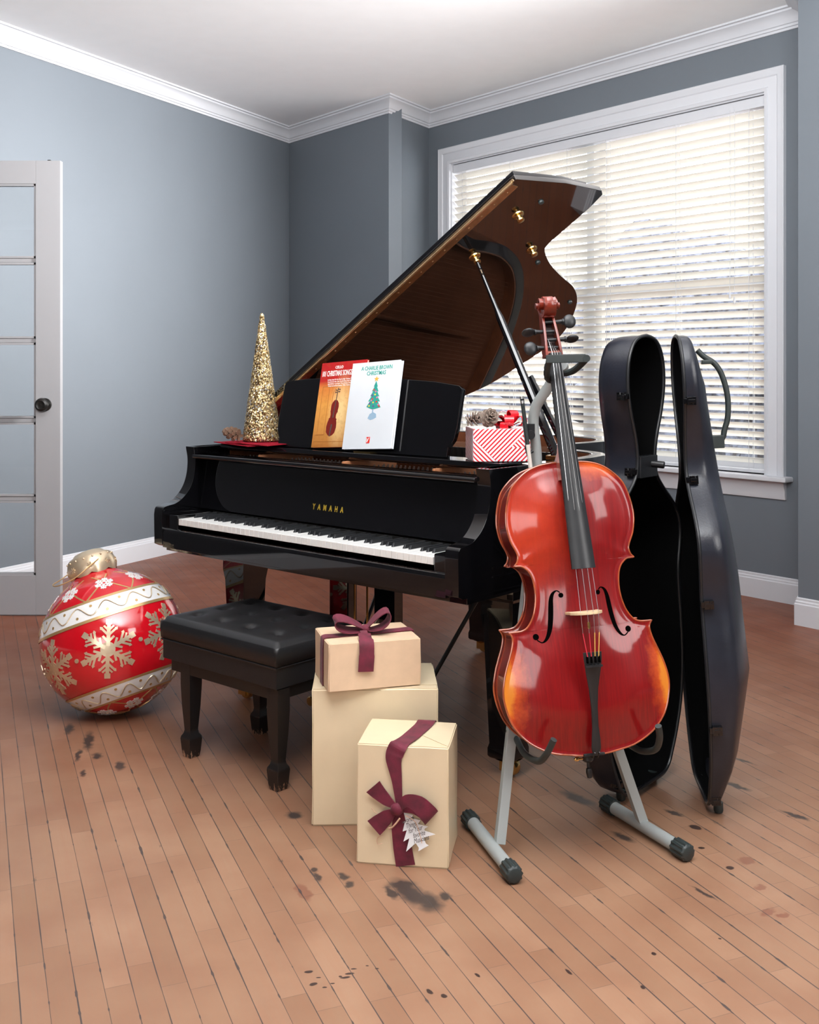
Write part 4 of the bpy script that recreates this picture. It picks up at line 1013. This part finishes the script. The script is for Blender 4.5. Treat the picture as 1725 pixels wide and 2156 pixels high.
# ------------------------------------------------------------------ cello
def rotm(yaw, ln, roll): return Matrix.Rotation(math.radians(yaw), 4, 'Z') @ Matrix.Rotation(math.radians(-ln), 4, 'X') @ Matrix.Rotation(math.radians(-roll), 4, 'Y')
CB = Vector((.47009, 2.72131, .28995)); CM = Matrix.Translation(CB) @ rotm(8, 10, 3.0)
ce = thing('cello', 'red varnished cello held upright on a grey stand', 'cello', (CB.x, CB.y, 0)); ce.matrix_world = CM
def cc(name, g, m, par=ce, **k): return mk(name, g, m, par, **k)
half = [(.0, .0015), (.03, .002), (.055, .0055), (.108, .016), (.156, .040), (.189, .071), (.208, .104), (.219, .146), (.220, .178), (.212, .215), (.202, .243), (.189, .277), (.184, .300), (.186, .312), (.192, .3205), (.180, .3205), (.160, .3215), (.143, .329), (.127, .351), (.1175, .378), (.113, .411), (.1155, .445), (.124, .469), (.140, .484), (.152, .4865), (.1625, .487), (.155, .4945), (.1505, .510), (.154, .525), (.166, .551), (.173, .583), (.1735, .612), (.167, .648), (.154, .684), (.131, .711), (.104, .731), (.072, .743), (.035, .748), (0, .749)]
seg_a = crom([(a, 0, z) for a, z in half[:15]], 4); seg_b = crom([(a, 0, z) for a, z in half[14:26]], 4); seg_c = crom([(a, 0, z) for a, z in half[25:]], 4)
hp = [(p.x, p.z) for p in seg_a]+[(p.x, p.z) for p in seg_b[1:]]+[(p.x, p.z) for p in seg_c[1:]]
hp = [(max(0, a), z) for a, z in hp]
loopo = [(a, z) for a, z in hp]+[(-a, z) for a, z in hp[1:-1][::-1]]
def dist_out(x, z):
    b = 9
    for i in range(len(loopo)):
        a0 = loopo[i]; a1 = loopo[(i+1) % len(loopo)]; dx, dz = a1[0]-a0[0], a1[1]-a0[1]; L2 = dx*dx+dz*dz+1e-12
        t = max(0, min(1, ((x-a0[0])*dx+(z-a0[1])*dz)/L2)); b = min(b, math.hypot(x-a0[0]-t*dx, z-a0[1]-t*dz))
    return b
def archh(x, z):
    d = dist_out(x, z); t = min(1, d/.115)
    return .024*(t*t*(3-2*t)) - .0022*math.exp(-((d-.010)/.006)**2)
def plate(sign, y0):
    # rings: the outline moved inward towards the spine of the body
    n = len(loopo); v = []; f = []; lv = [1, .985, .96, .93, .89, .84, .78, .70, .60, .48, .34, .18, 0]
    for s_ in lv:
        for x, z in loopo:
            zc = max(.17, min(.60, z)); zz = zc+(z-zc)*s_; xx = x*s_
            v.append((xx, y0-sign*archh(xx, zz) if s_ < 1 else y0, zz))
    for k in range(len(lv)-1):
        for i in range(n): f.append((k*n+i, k*n+(i+1) % n, (k+1)*n+(i+1) % n, (k+1)*n+i))
    m = len(v); v += [(x, y0+sign*.004, z) for x, z in loopo]
    for i in range(n): f.append((i, m+i, m+(i+1) % n, (i+1) % n))
    return v, f
def varnish():
    x = N('red_violin_varnish'); o = x.obj(); s = x.n('ShaderNodeSeparateXYZ'); x.l(o, s.inputs[0]); X, Y, Z = s.outputs
    gr = x.noise(1, 5, x.mapv(o, sca=(260, 40, 9)), .6, .4)
    c = x.mix(x.ramp(gr, .3, .75), (.235, .0025, .0035, 1), (.125, .0012, .0025, 1))
    def patch(cx, cz, rx, rz, a, b, rot=0):
        d = x.mapv(o, (cx, 0, cz), (0, rot, 0), (rx, 1, rz), 'TEXTURE'); l = x.n('ShaderNodeVectorMath', operation='LENGTH'); x.l(x.mapv(d, sca=(1, 0, 1)), l.inputs[0])
        w_ = x.math('ADD', l.outputs['Value'], x.math('MULTIPLY', x.math('SUBTRACT', x.noise(26, 5, o, .75), .5), .9))
        mr = x.n('ShaderNodeMapRange'); x.l(w_, mr.inputs[0]); mr.inputs[1].default_value = a; mr.inputs[2].default_value = b; return mr.outputs[0]
    org = patch(-.13, .58, .13, .17, 1.3, .2); c = x.mix(x.math('MULTIPLY', org, .7), c, (.50, .040, .008, 1))
    e1 = x.math('MAXIMUM', patch(-.235, .19, .075, .14, 1.15, .35), patch(.235, .19, .065, .15, 1.15, .35))
    e1 = x.math('MAXIMUM', e1, patch(.10, .75, .11, .055, 1.1, .35)); c = x.mix(x.math('MULTIPLY', e1, .9), c, (.62, .10, .012, 1))
    e2 = x.math('MAXIMUM', patch(-.215, .19, .026, .085, 1.1, .7), patch(.218, .19, .024, .09, 1.1, .7)); c = x.mix(x.math('MULTIPLY', e2, .85), c, (.58, .20, .018, 1))
    x.set(Base_Color=c, Roughness=.42, Specular_IOR_Level=.25, Coat_Weight=.75, Coat_Roughness=.10); x.bump(x.noise(1, 4, x.mapv(o, sca=(300, 60, 20))), .06, .001); return x.m
var_m = varnish()
rib_m = mat('rib_varnish', (.20, .012, .008), .25, coat=.9, nz=.45, nscale=14)
edge_m = mat('worn_orange_edge', (.30, .055, .012), .3, coat=.8, nz=.4, nscale=25)
scroll_m = mat('scroll_varnish', (.16, .016, .006), .3, coat=.4, nz=.5, nscale=22)
cc('top_plate', plate(1, 0), var_m, angle=80)
cc('back_plate', plate(-1, .118), rib_m, angle=80)
ins = [(p[0]*.985, .003+(p[1]-.003)*.992) for p in loopo]
v = [(x, .003, z) for x, z in ins]+[(x, .116, z) for x, z in ins]; n_ = len(ins)
cc('ribs', (v, [(i, (i+1) % n_, n_+(i+1) % n_, n_+i) for i in range(n_)]), rib_m, angle=40)
for y_ in (.0018, .1165): cc('plate_edge', tube([(x, y_, z) for x, z in loopo], .0026, 8, closed=True), edge_m)
# f holes: dark sheets on the arching, painted as the shade inside
def surf(x, z, off=.0007): return (x, -archh(x, z)-off, z)
fm = mat('painted_hole_shade', (.002, .0015, .0015), .9, nz=.1, spec=0)
for s_ in (-1, 1):
    ctr = [(.052, .412), (.060, .417), (.070, .410), (.0755, .395), (.078, .375), (.082, .345), (.088, .318), (.098, .298), (.110, .290), (.122, .297)]
    pts = crom([(a, 0, z) for a, z in ctr], 5); nn = len(pts)-1; v = []; f = []
    for i, p in enumerate(pts):
        t = i/nn; w_ = .0012+.0052*math.sin(PI*min(1, max(0, (t-.12)/.76)))**.8 if .12 < t < .88 else .0014
        tg_ = (pts[min(i+1, nn)]-pts[max(i-1, 0)]).normalized(); nx, nz_ = -tg_.z, tg_.x
        for q in (-1, 0, 1): v.append(surf(s_*(p.x+nx*w_*q), p.z+nz_*w_*q))
    for i in range(nn):
        for k in (0, 1): a = i*3+k; f.append((a, a+1, a+4, a+3))
    g = G().add((v, f))
    for cx, cz, r_ in ((.050, .405, .0062), (.124, .305, .0078)):
        vv = [surf(s_*cx, cz)]+[surf(s_*(cx+r_*math.cos(a*PI/10)), cz+r_*math.sin(a*PI/10)) for a in range(20)]; g.add((vv, [(0, 1+a, 1+(a+1) % 20) for a in range(20)]))
    cc('f_hole', g, fm, smooth=False)
# bridge
brp = [(-.045, -.024), (-.036, -.024), (-.032, -.033), (-.010, -.036), (.010, -.036), (.032, -.033), (.036, -.024), (.045, -.024), (.045, -.028), (.040, -.045), (.043, -.062), (.034, -.080), (.022, -.093), (.0, -.100), (-.022, -.095), (-.034, -.084), (-.043, -.064), (-.040, -.045), (-.045, -.028)]
maple = mat('pale_maple', (.62, .46, .28), .5, nz=.1, nscale=40)
cc('bridge', prism([(a, b+.006) for a, b in brp], lambda p, h: (p[0], p[1], h), .355, .362), maple, bevel=.001)
# fingerboard, neck, nut
fbn = []; fv = []; ff_ = []
for z_, hw, y_ in ((.470, .0315, -.086), (.76, .0245, -.050), (1.035, .0165, -.014)):
    for k in range(9):
        a = -1+k/4; fv.append((hw*a, y_+.012*(a*a)*.8, z_))
    fv.append((hw, y_+.017, z_)); fv.append((-hw, y_+.017, z_))
for i in range(2):
    for k in range(11): a = i*11+k; b = i*11+(k+1) % 11; ff_.append((a, b, b+11, a+11))
ff_ += [tuple(range(11))[::-1], tuple(range(22, 33))]
cc('fingerboard', (fv, ff_), ebony, bevel=.0008)
cc('nut', box(-.0165, .0165, -.020, .004, 1.035, 1.043), ebony, bevel=.002)
nv = []; nf = []
for z_, hw, y0, y1 in ((.70, .026, -.040, .10), (.748, .024, -.036, .085), (.775, .020, -.034, .040), (.82, .0165, -.030, .018), (.92, .015, -.018, .022), (1.02, .0155, -.002, .028), (1.05, .017, -.002, .032)):
    for k in range(12):
        a = PI*k/11; nv.append((hw*math.cos(a), y0+(y1-y0)*math.sin(a), z_))
for i in range(6):
    for k in range(12): a = i*12+k; b = i*12+(k+1) % 12; nf.append((a, b, b+12, a+12))
nf += [tuple(range(12))[::-1], tuple(range(72, 84))]
cc('neck', (nv, nf), mat('neck_varnish', (.32, .10, .07), .35, coat=.5, nz=.3, nscale=20))
# pegbox: two cheeks and a floor, opening to the front
pbf = [(1.035, -.006, .032), (1.06, -.004, .036), (1.09, .002, .040), (1.12, .010, .046), (1.145, .018, .050), (1.165, .024, .052)]
for s_ in (-1, 1):
    v = []; f = []
    for z_, yf, yb in pbf:
        w_ = .0245-(z_-1.035)*.06
        for xx, yy in ((w_, yf), (w_-.007, yf), (w_-.007, yb), (w_, yb)): v.append((s_*xx, yy, z_))
    for i in range(5):
        for k in range(4): a = i*4+k; b = i*4+(k+1) % 4; f.append((a, b, b+4, a+4))
    f += [(0, 1, 2, 3), (20, 21, 22, 23)]; cc('pegbox_cheek', (v, f), scroll_m, bevel=.0012)
v = []; f = []
for z_, yf, yb in pbf:
    w_ = .0185-(z_-1.035)*.06
    for xx, yy in ((-w_, yb-.010), (w_, yb-.010), (w_, yb), (-w_, yb)): v.append((xx, yy, z_))
for i in range(5):
    for k in range(4): a = i*4+k; b = i*4+(k+1) % 4; f.append((a, b, b+4, a+4))
f += [(0, 1, 2, 3), (20, 21, 22, 23)]; cc('pegbox_floor', (v, f), mat('dark_pegbox_inside', (.03, .008, .006), .6, nz=.2))
cc('pegbox_throat', box(-.0155, .0155, .010, .050, 1.146, 1.168), scroll_m, bevel=.003)
# scroll: three growing turns of a fluted band
def volute():
    g = G(); c = Vector((0, .018, 1.180)); v = []; f = []; T_ = 60
    for i in range(T_+1):
        t = i/T_; a = -1.15*PI+t*3.1*PI*1.0; r = .0335*(1-t)**.8+.0045; hw = .0155+.017*t**1.15
        rad = Vector((0, -math.cos(a)*-1, math.sin(a))); th_ = .0075*(1-t)+.004
        cy = c+Vector((0, rad.y, rad.z))*r
        for xx, q in ((-hw, 0), (-hw*.55, -.0022), (0, 0.0), (hw*.55, -.0022), (hw, 0), (hw, -th_), (-hw, -th_)):
            p = c+Vector((0, rad.y, rad.z))*(r+q); v.append((xx, p.y, p.z))
    for i in range(T_):
        for k in range(7): a = i*7+k; b = i*7+(k+1) % 7; f.append((a, b, b+7, a+7))
    f += [tuple(range(7)), tuple(range(T_*7, T_*7+7))]
    g.add((v, f)); g.add(lathe([(.0085, -.034), (.0085, .034)], 20), M=Matrix.Translation(c) @ Matrix.Rotation(PI/2, 4, 'Y'))
    g.add(lathe([(.026, -.0135), (.026, .0135)], 24), M=Matrix.Translation(c) @ Matrix.Rotation(PI/2, 4, 'Y')); return g
cc('scroll', volute(), scroll_m, bevel=.0006, angle=40)
# pegs
for z_, s_, hd in ((1.062, -1, 0), (1.084, 1, 1.3), (1.108, -1, 1.2), (1.135, 1, 0)):
    y_ = .012+(z_-1.06)*.16
    g = G().add(tube([(-s_*.018, y_, z_), (s_*.023, y_, z_), (s_*.042, y_, z_+.001)], [.0045, .0055, .0062], 12))
    g.add(lathe([(.0085, -.002), (.0085, .002)], 14), M=Matrix.Translation((s_*.041, y_, z_)) @ Matrix.Rotation(PI/2, 4, 'Y'))
    g.add(ellipsoid((0, 0, 0), (.0185, .0080, .0195), 18, 12), M=Matrix.Translation((s_*.060, y_, z_)) @ Matrix.Rotation(hd, 4, 'X'))
    cc('peg', g, ebony)
# strings with their coloured windings
tpy = lambda z: -.075+(.245-z)*.17
for k, a in enumerate((-1.5, -.5, .5, 1.5)):
    xn, xb, xt = a*.0070, a*.0155, a*.0095
    yb = -.0945+.004*abs(a)*abs(a)*.9
    g = G().add(tube([(xn*.8, .012, 1.085-.008*k), (xn, -.0215, 1.043), (xb, yb, .3615)], [.0007]*3, 6)).add(tube([(xb, yb, .3575), (xb*.8+xt*.2, yb+.005, .31)], .0007, 6))
    st = cc('string', g, steel)
    mk('string_winding', tube([(xb*.8+xt*.2, yb+.005, .31), (xt, tpy(.245)-.004, .250)], .0012, 6), mat('red_winding' if k < 2 else 'yellow_winding', (.65, .03, .06) if k < 2 else (.70, .42, .10), .5, nz=.1), st)
cc('mute', tube([(-.0078, -.095, .338), (-.0078, -.094, .322)], .0036, 10), brass)
# tailpiece
v = []; f = []
for z_, hw, y_ in ((.262, .0245, -.079), (.245, .0238, -.077), (.215, .0200, -.070), (.17, .0125, -.058), (.12, .0085, -.050), (.075, .0085, -.042), (.045, .0115, -.037), (.022, .0125, -.031), (.012, .0105, -.028), (.006, .005, -.026)):
    for k in range(7):
        a = -1+k/3; v.append((hw*a, y_+.004*a*a, z_))
    v.append((hw*.9, y_+.010, z_)); v.append((-hw*.9, y_+.010, z_))
for i in range(9):
    for k in range(9): a = i*9+k; b = i*9+(k+1) % 9; f.append((a, b, b+9, a+9))
f += [tuple(range(9))[::-1], tuple(range(81, 90))]
tpc = cc('tailpiece', (v, f), ebony, bevel=.0006)
for k, a in enumerate((-1.5, -.5, .5, 1.5)):
    mk('string_slot', box(a*.0105-.0022, a*.0105+.0022, -.0815, -.074, .236, .252), fm, tpc, bevel=.001)  # solid dark blocks painted in as the shade of the slots
    mk('fine_tuner', G().add(tube([(a*.0105, -.084, .228), (a*.0105, -.074, .230)], .0036, 10)).add(box(a*.0105-.0055, a*.0105+.0055, -.084, -.081, .226, .231)), blackpl, tpc)
cc('tail_cord', G().add(tube([(-.006, -.030, .012), (-.006, -.012, -.004), (-.005, .03, -.006)], .0016, 6)).add(tube([(.006, -.030, .012), (.006, -.012, -.004), (.005, .03, -.006)], .0016, 6)), blackpl)
cc('saddle', box(-.028, .028, -.006, .010, -.001, .006), ebony, bevel=.002)
ep = Matrix.Translation((0, .06, 0)) @ Matrix.Rotation(PI, 4, 'X')
en = cc('endpin', G().add(lathe([(.015, -.003), (.016, .003), (.013, .012), (.014, .022), (.010, .026), (.004, .028), (.004, .040), (.007, .043), (.0085, .052), (.006, .066), (.001, .068)], 18), M=ep), blackpl)
mk('endpin_screw', G().add(tube([(-.013, .06, -.017), (-.024, .06, -.017)], .003, 8)).add(ellipsoid((-.029, .06, -.017), (.008, .003, .006), 12, 8)), brass, en)

# ------------------------------------------------------------------ cello stand
sd = thing('cello_stand', 'grey tubular stand with black ribbed feet holding up the cello', 'stand', (.40, 2.9, 0))
SI = Matrix.Translation((-.40, -2.9, 0))
def ss(name, g, m, par=sd, **k): return mk(name, g, m, par, M=SI, **k)
def foot(a, b):
    a, b = Vector(a), Vector(b); d = (b-a).normalized()
    t = ss('foot_tube', tube([a, b], .0175, 20), gray_m)
    for e, s_ in ((a, -1), (b, 1)):
        g = G(); q = d.to_track_quat('Z', 'Y').to_matrix().to_4x4(); n = 44; v = []; f = []
        for zz, sc_ in ((-.030, 1), (.016, 1), (.0195, .93), (.021, .8), (.021, 0.01)):
            for k in range(n): r_ = (.0232 if k % 4 < 2 else .0205) if sc_ == 1 else .0205*sc_; v.append((r_*math.cos(2*PI*k/n), r_*math.sin(2*PI*k/n), zz*s_))
        for i in range(4):
            for k in range(n): f.append((i*n+k, i*n+(k+1) % n, (i+1)*n+(k+1) % n, (i+1)*n+k))
        f.append(tuple(range(n)))
        mk('ribbed_cap', G().add((v, f), M=SI @ Matrix.Translation(e) @ q), rubber, t, angle=30)
    return t
foot((.168, 2.968, .0235), (.255, 2.655, .0235)); foot((.572, 3.070, .0235), (.712, 2.775, .0235))
hub = Vector((.362, 3.02, .845))
def sqbar(a, b, w_, side):
    a, b = Vector(a), Vector(b); return band([a, b], side, w_, w_)
for nm, a in (('leg', (.236, 2.80, .03)), ('leg', (.640, 2.93, .03))):
    ss(nm, sqbar(a, tuple(hub+Vector((-.012 if a[0] < .3 else .012, 0, -.02))), .026, (1, .2, 0)), gray_m, bevel=.002)
ss('hub', G().add(lathe([(.026, -.04), (.026, .05)], 20), M=Matrix.Translation(hub)).add(box(hub.x-.03, hub.x+.03, hub.y-.016, hub.y+.016, hub.z-.05, hub.z-.01)), blackpl, bevel=.003)
ss('pole', tube([tuple(p) for p in crom([tuple(hub), (.359, 3.02, 1.028), (.350, 3.02, 1.120), (.356, 3.015, 1.165), (.372, 3.005, 1.195), (.402, 2.99, 1.243), (.424, 2.955, 1.275), (.418, 2.93, 1.285)], 6)], .0152, 18), gray_m)
ss('arm_hook', tube([tuple(p) for p in crom([(.262, 2.885, .30), (.284, 2.87, .286), (.300, 2.79, .270), (.325, 2.70, .283), (.340, 2.652, .318), (.356, 2.635, .360)], 6)], .0085, 14), rubber)
ss('arm_hook', tube([tuple(p) for p in crom([(.560, 2.935, .25), (.593, 2.91, .253), (.612, 2.82, .266), (.628, 2.73, .302), (.630, 2.690, .345), (.623, 2.675, .380)], 6)], .0085, 14), rubber)
# neck holder: bar across the fingerboard, V shaped arms behind it
nh = ss('neck_holder', G().add(band([(.360, 2.817, 1.300), (.462, 2.798, 1.302)], (0, 0, 1), .022, .014)), rubber, bevel=.002)
ss('neck_yoke', G().add(tube([tuple(p) for p in crom([(.369, 2.820, 1.296), (.366, 2.845, 1.272), (.372, 2.880, 1.250), (.388, 2.915, 1.244), (.402, 2.930, 1.262)], 6)], .009, 10)).add(tube([tuple(p) for p in crom([(.463, 2.800, 1.300), (.452, 2.828, 1.284), (.436, 2.862, 1.268), (.418, 2.905, 1.262), (.405, 2.935, 1.268)], 6)], .009, 10)), rubber)
mk('pivot', G().add(lathe([(.0095, -.008), (.0095, .008)], 18), M=SI @ Matrix.Translation((.463, 2.799, 1.3015)) @ Matrix.Rotation(PI/2, 4, 'X')), rubber, nh)
ss('bow_holder', G().add(box(.322, .352, 3.000, 3.012, 1.085, 1.120)).add(lathe([(.013, -.01), (.013, .012)], 16), M=Matrix.Translation((.338, 2.993, 1.090)) @ Matrix.Rotation(PI/2, 4, 'X')).add(tube([(.332, 2.995, 1.075), (.326, 2.985, 1.055), (.330, 2.985, 1.035), (.345, 2.99, 1.045)], .005, 10)), blackpl, bevel=.002)
# bow
bo = thing('cello_bow', 'slim black cello bow hanging from the grey stand beside the red cello', 'bow', (.3125, 2.975, 1.198))
bo.rotation_euler = (math.radians(-2), math.radians(-7), 0)
mk('stick', tube([(0, 0, -.70), (0, 0, -.002)], [.0035, .0045], 10), blackpl, bo)
mk('frog', box(-.0055, .0055, .004, .024, -.135, -.070), ebony, bo, bevel=.002)
mk('grip', tube([(0, 0, -.135), (0, 0, -.02)], .0056, 12), rubber, bo)
mk('silver_wrap', tube([(0, 0, -.205), (0, 0, -.135)], .0056, 12), mat('pale_wrap', (.72, .70, .64), .5, nz=.05), bo)
mk('screw_button', G().add(tube([(0, 0, -.020), (0, 0, -.012)], .0060, 12)).add(tube([(0, 0, -.007), (0, 0, 0)], .0060, 12)), steel, bo)
mk('button_ring', tube([(0, 0, -.0125), (0, 0, -.0065)], .0058, 12), ebony, bo)
mk('bow_hair', box(-.004, .004, .020, .0212, -.68, -.085), mat('bow_hair_white', (.8, .78, .70), .5, nz=.05), bo, smooth=False)
mk('tip', box(-.003, .003, -.002, .022, -.70, -.675), ebony, bo, bevel=.001)

# ------------------------------------------------------------------ cello case
ck = thing('cello_case', 'black hard cello case standing open like a book behind the cello', 'case', (.71, 3.214, 0))
CI = Matrix.Translation((-.71, -3.214, 0))
hw_ = [(.0, .0), (.06, .0), (.115, .003), (.150, .022), (.172, .055), (.205, .12), (.232, .20), (.244, .29), (.243, .38), (.232, .48), (.218, .57), (.216, .64), (.226, .70), (.228, .75), (.210, .80), (.165, .845), (.112, .885), (.070, .925), (.056, .965), (.058, 1.01), (.072, 1.06), (.096, 1.12), (.112, 1.18), (.115, 1.235), (.105, 1.285), (.080, 1.325), (.045, 1.345), (0, 1.352)]
hc = [(max(0, p.x), max(0, p.z)) for p in crom([(a, 0, z) for a, z in hw_], 3)]
lpc = hc+[(-a, z) for a, z in hc[1:-1][::-1]]
def lerp_tab(tab, z):
    for (z0, a), (z1, b) in zip(tab, tab[1:]):
        if z <= z1: t = (z-z0)/(z1-z0); t = max(0, t); return a+(b-a)*t
    return tab[-1][1]
def shell(dtab, levels, sc_=1.0, dy=0, sub=0):
    n = len(lpc); v = []; f = []
    for fr_, s_ in levels:
        for x, z in lpc:
            zc = max(.16, min(1.20, z)); zz = zc+(z-zc)*s_*(sc_ if s_ == 1 else sc_); xx = x*s_*sc_
            v.append((xx, dy+fr_*(lerp_tab(dtab, z)-sub), zz))
    for k in range(len(levels)-1):
        for i in range(n): f.append((k*n+i, k*n+(i+1) % n, (k+1)*n+(i+1) % n, (k+1)*n+i))
    return v, f
def half_case(name, M, dtab, lev):
    sh = mk(name, G().add(shell(dtab, lev), M=M), case_m, ck, angle=60)
    mk('lining', G().add(shell(dtab, [(-.0, .975)]+[(a*.93, b*.97) for a, b in lev[1:]], 1.0, .004), M=M), lining_m, sh, angle=60)
    mk('rim_seal', G().add(tube([(x*.993, .0, zc_+(z-zc_)*.993) for x, z in lpc for zc_ in [max(.16, min(1.2, z))]], .0055, 8, closed=True), M=M), blackpl, sh)
    return sh
# local shell frame: x across, +y into the shell depth, z up
def shell_frame(px, py, dx, dy, roll):
    d = Vector((dx, dy, 0)).normalized(); yv = Vector((-d.y, d.x, 0))
    return CI @ Matrix.Translation((px, py, .024)) @ Matrix((d, yv, Vector((0, 0, 1)))).transposed().to_4x4() @ Matrix.Rotation(math.radians(roll), 4, 'Y')
DL = [(0, .10), (.3, .135), (.7, .135), (.95, .115), (1.36, .105)]
lev1 = [(0, 1), (.45, 1.0), (.75, .985), (.92, .93), (1.0, .82), (1.0, .4), (1.0, 0)]
M1 = shell_frame(.712, 3.214, .643, .766, 0)
base = half_case('base_shell', M1, DL, lev1)
DR = [(0, .052), (.12, .10), (.38, .150), (.65, .135), (.90, .105), (1.15, .078), (1.36, .060)]
lev2 = [(0, 1), (.30, 1.0), (.50, .985), (.60, .93), (.80, .66), (.96, .34), (1.0, .16), (1.0, 0)]
M2 = shell_frame(.866, 3.18, -.105, -.995, 0)
# the lid's depth points away from the base shell
def flip(M): return M
M2 = CI @ Matrix.Translation((.868, 3.18, .024)) @ Matrix((Vector((.105, .995, 0)).normalized(), Vector((.995, -.105, 0)).normalized(), Vector((0, 0, 1)))).transposed().to_4x4()
M2 = M2 @ Matrix(((1, 0, 0, 0), (0, 1, -.052, 0), (0, 0, 1, 0), (0, 0, 0, 1))) if False else CI @ Matrix.Translation((.868, 3.18, .024)) @ Matrix.Rotation(math.radians(-3.2), 4, 'Y') @ Matrix((Vector((.105, .995, 0)).normalized(), Vector((.995, -.105, 0)).normalized(), Vector((0, 0, 1)))).transposed().to_4x4()
lidc = half_case('lid_shell', M2, DR, lev2)
def latch(par, M, x, z, s_):
    g = G().add(box(-.011, .011, .004, .030, -.012, .012)).add(box(-.007, .007, -.004, .014, -.008, .008)).add(tube([(-.010, .020, -.012), (-.010, .020, .012)], .003, 8)).add(box(-.014, -.008, .008, .026, -.005, .005))
    mk('latch', G().add((g.v, g.f), M=M @ Matrix.Translation((x, 0, z))), black_gloss, par, bevel=.0012)
for x, z in ((-.112, 1.17), (-.064, .945), (-.150, .045)): latch(base, M1, x-.004, z, 1)
for x, z in ((-.110, 1.16), (-.070, .93), (-.219, .60), (-.245, .26), (-.150, .03)): latch(lidc, M2, x-.004, z, 1)
# neck support with strap in the base shell
ns = mk('neck_support', G().add(box(-.05, .05, .015, .10, .935, .985)), blackpl, base, bevel=.01, M=M1)
mk('neck_strap', G().add(box(-.052, .056, -.010, .016, .925, .990)).add(tube([(.02, -.006, .965), (.03, -.045, .962)], .011, 12)), blackpl, base, bevel=.004, M=M1)
# handle on the lid's back
hp_ = crom([(0, .060, 1.305), (0, .078, 1.285), (0, .108, 1.262), (0, .128, 1.225), (0, .140, 1.165), (0, .138, 1.105), (0, .126, 1.065), (0, .118, 1.040), (0, .088, 1.020)], 5)
mk('handle', G().add(tube([tuple(p) for p in hp_], .0085, 12), M=M2), rubber, lidc)
for q_ in (box(-.016, .016, .070, .100, 1.262, 1.275), box(-.016, .016, .084, .122, 1.012, 1.050)): mk('handle_mount', G().add(q_, M=M2), rubber, lidc, bevel=.003)
for M_, x in ((M1, -.10), (M1, .10), (M2, -.11), (M2, .10)):
    mk('case_foot', G().add(lathe([(.012, -.022), (.014, -.016), (.014, .006)], 14), M=M_ @ Matrix.Translation((x, .03, 0))), rubber, base if M_ is M1 else lidc)
for q_ in (tube([(.873-.71, 3.412-3.214, .30), (.873-.71, 3.412-3.214, .34)], .007, 10), tube([(.868-.71, 3.405-3.214, .70), (.868-.71, 3.405-3.214, .74)], .007, 10)): mk('case_hinge', q_, blackpl, base)
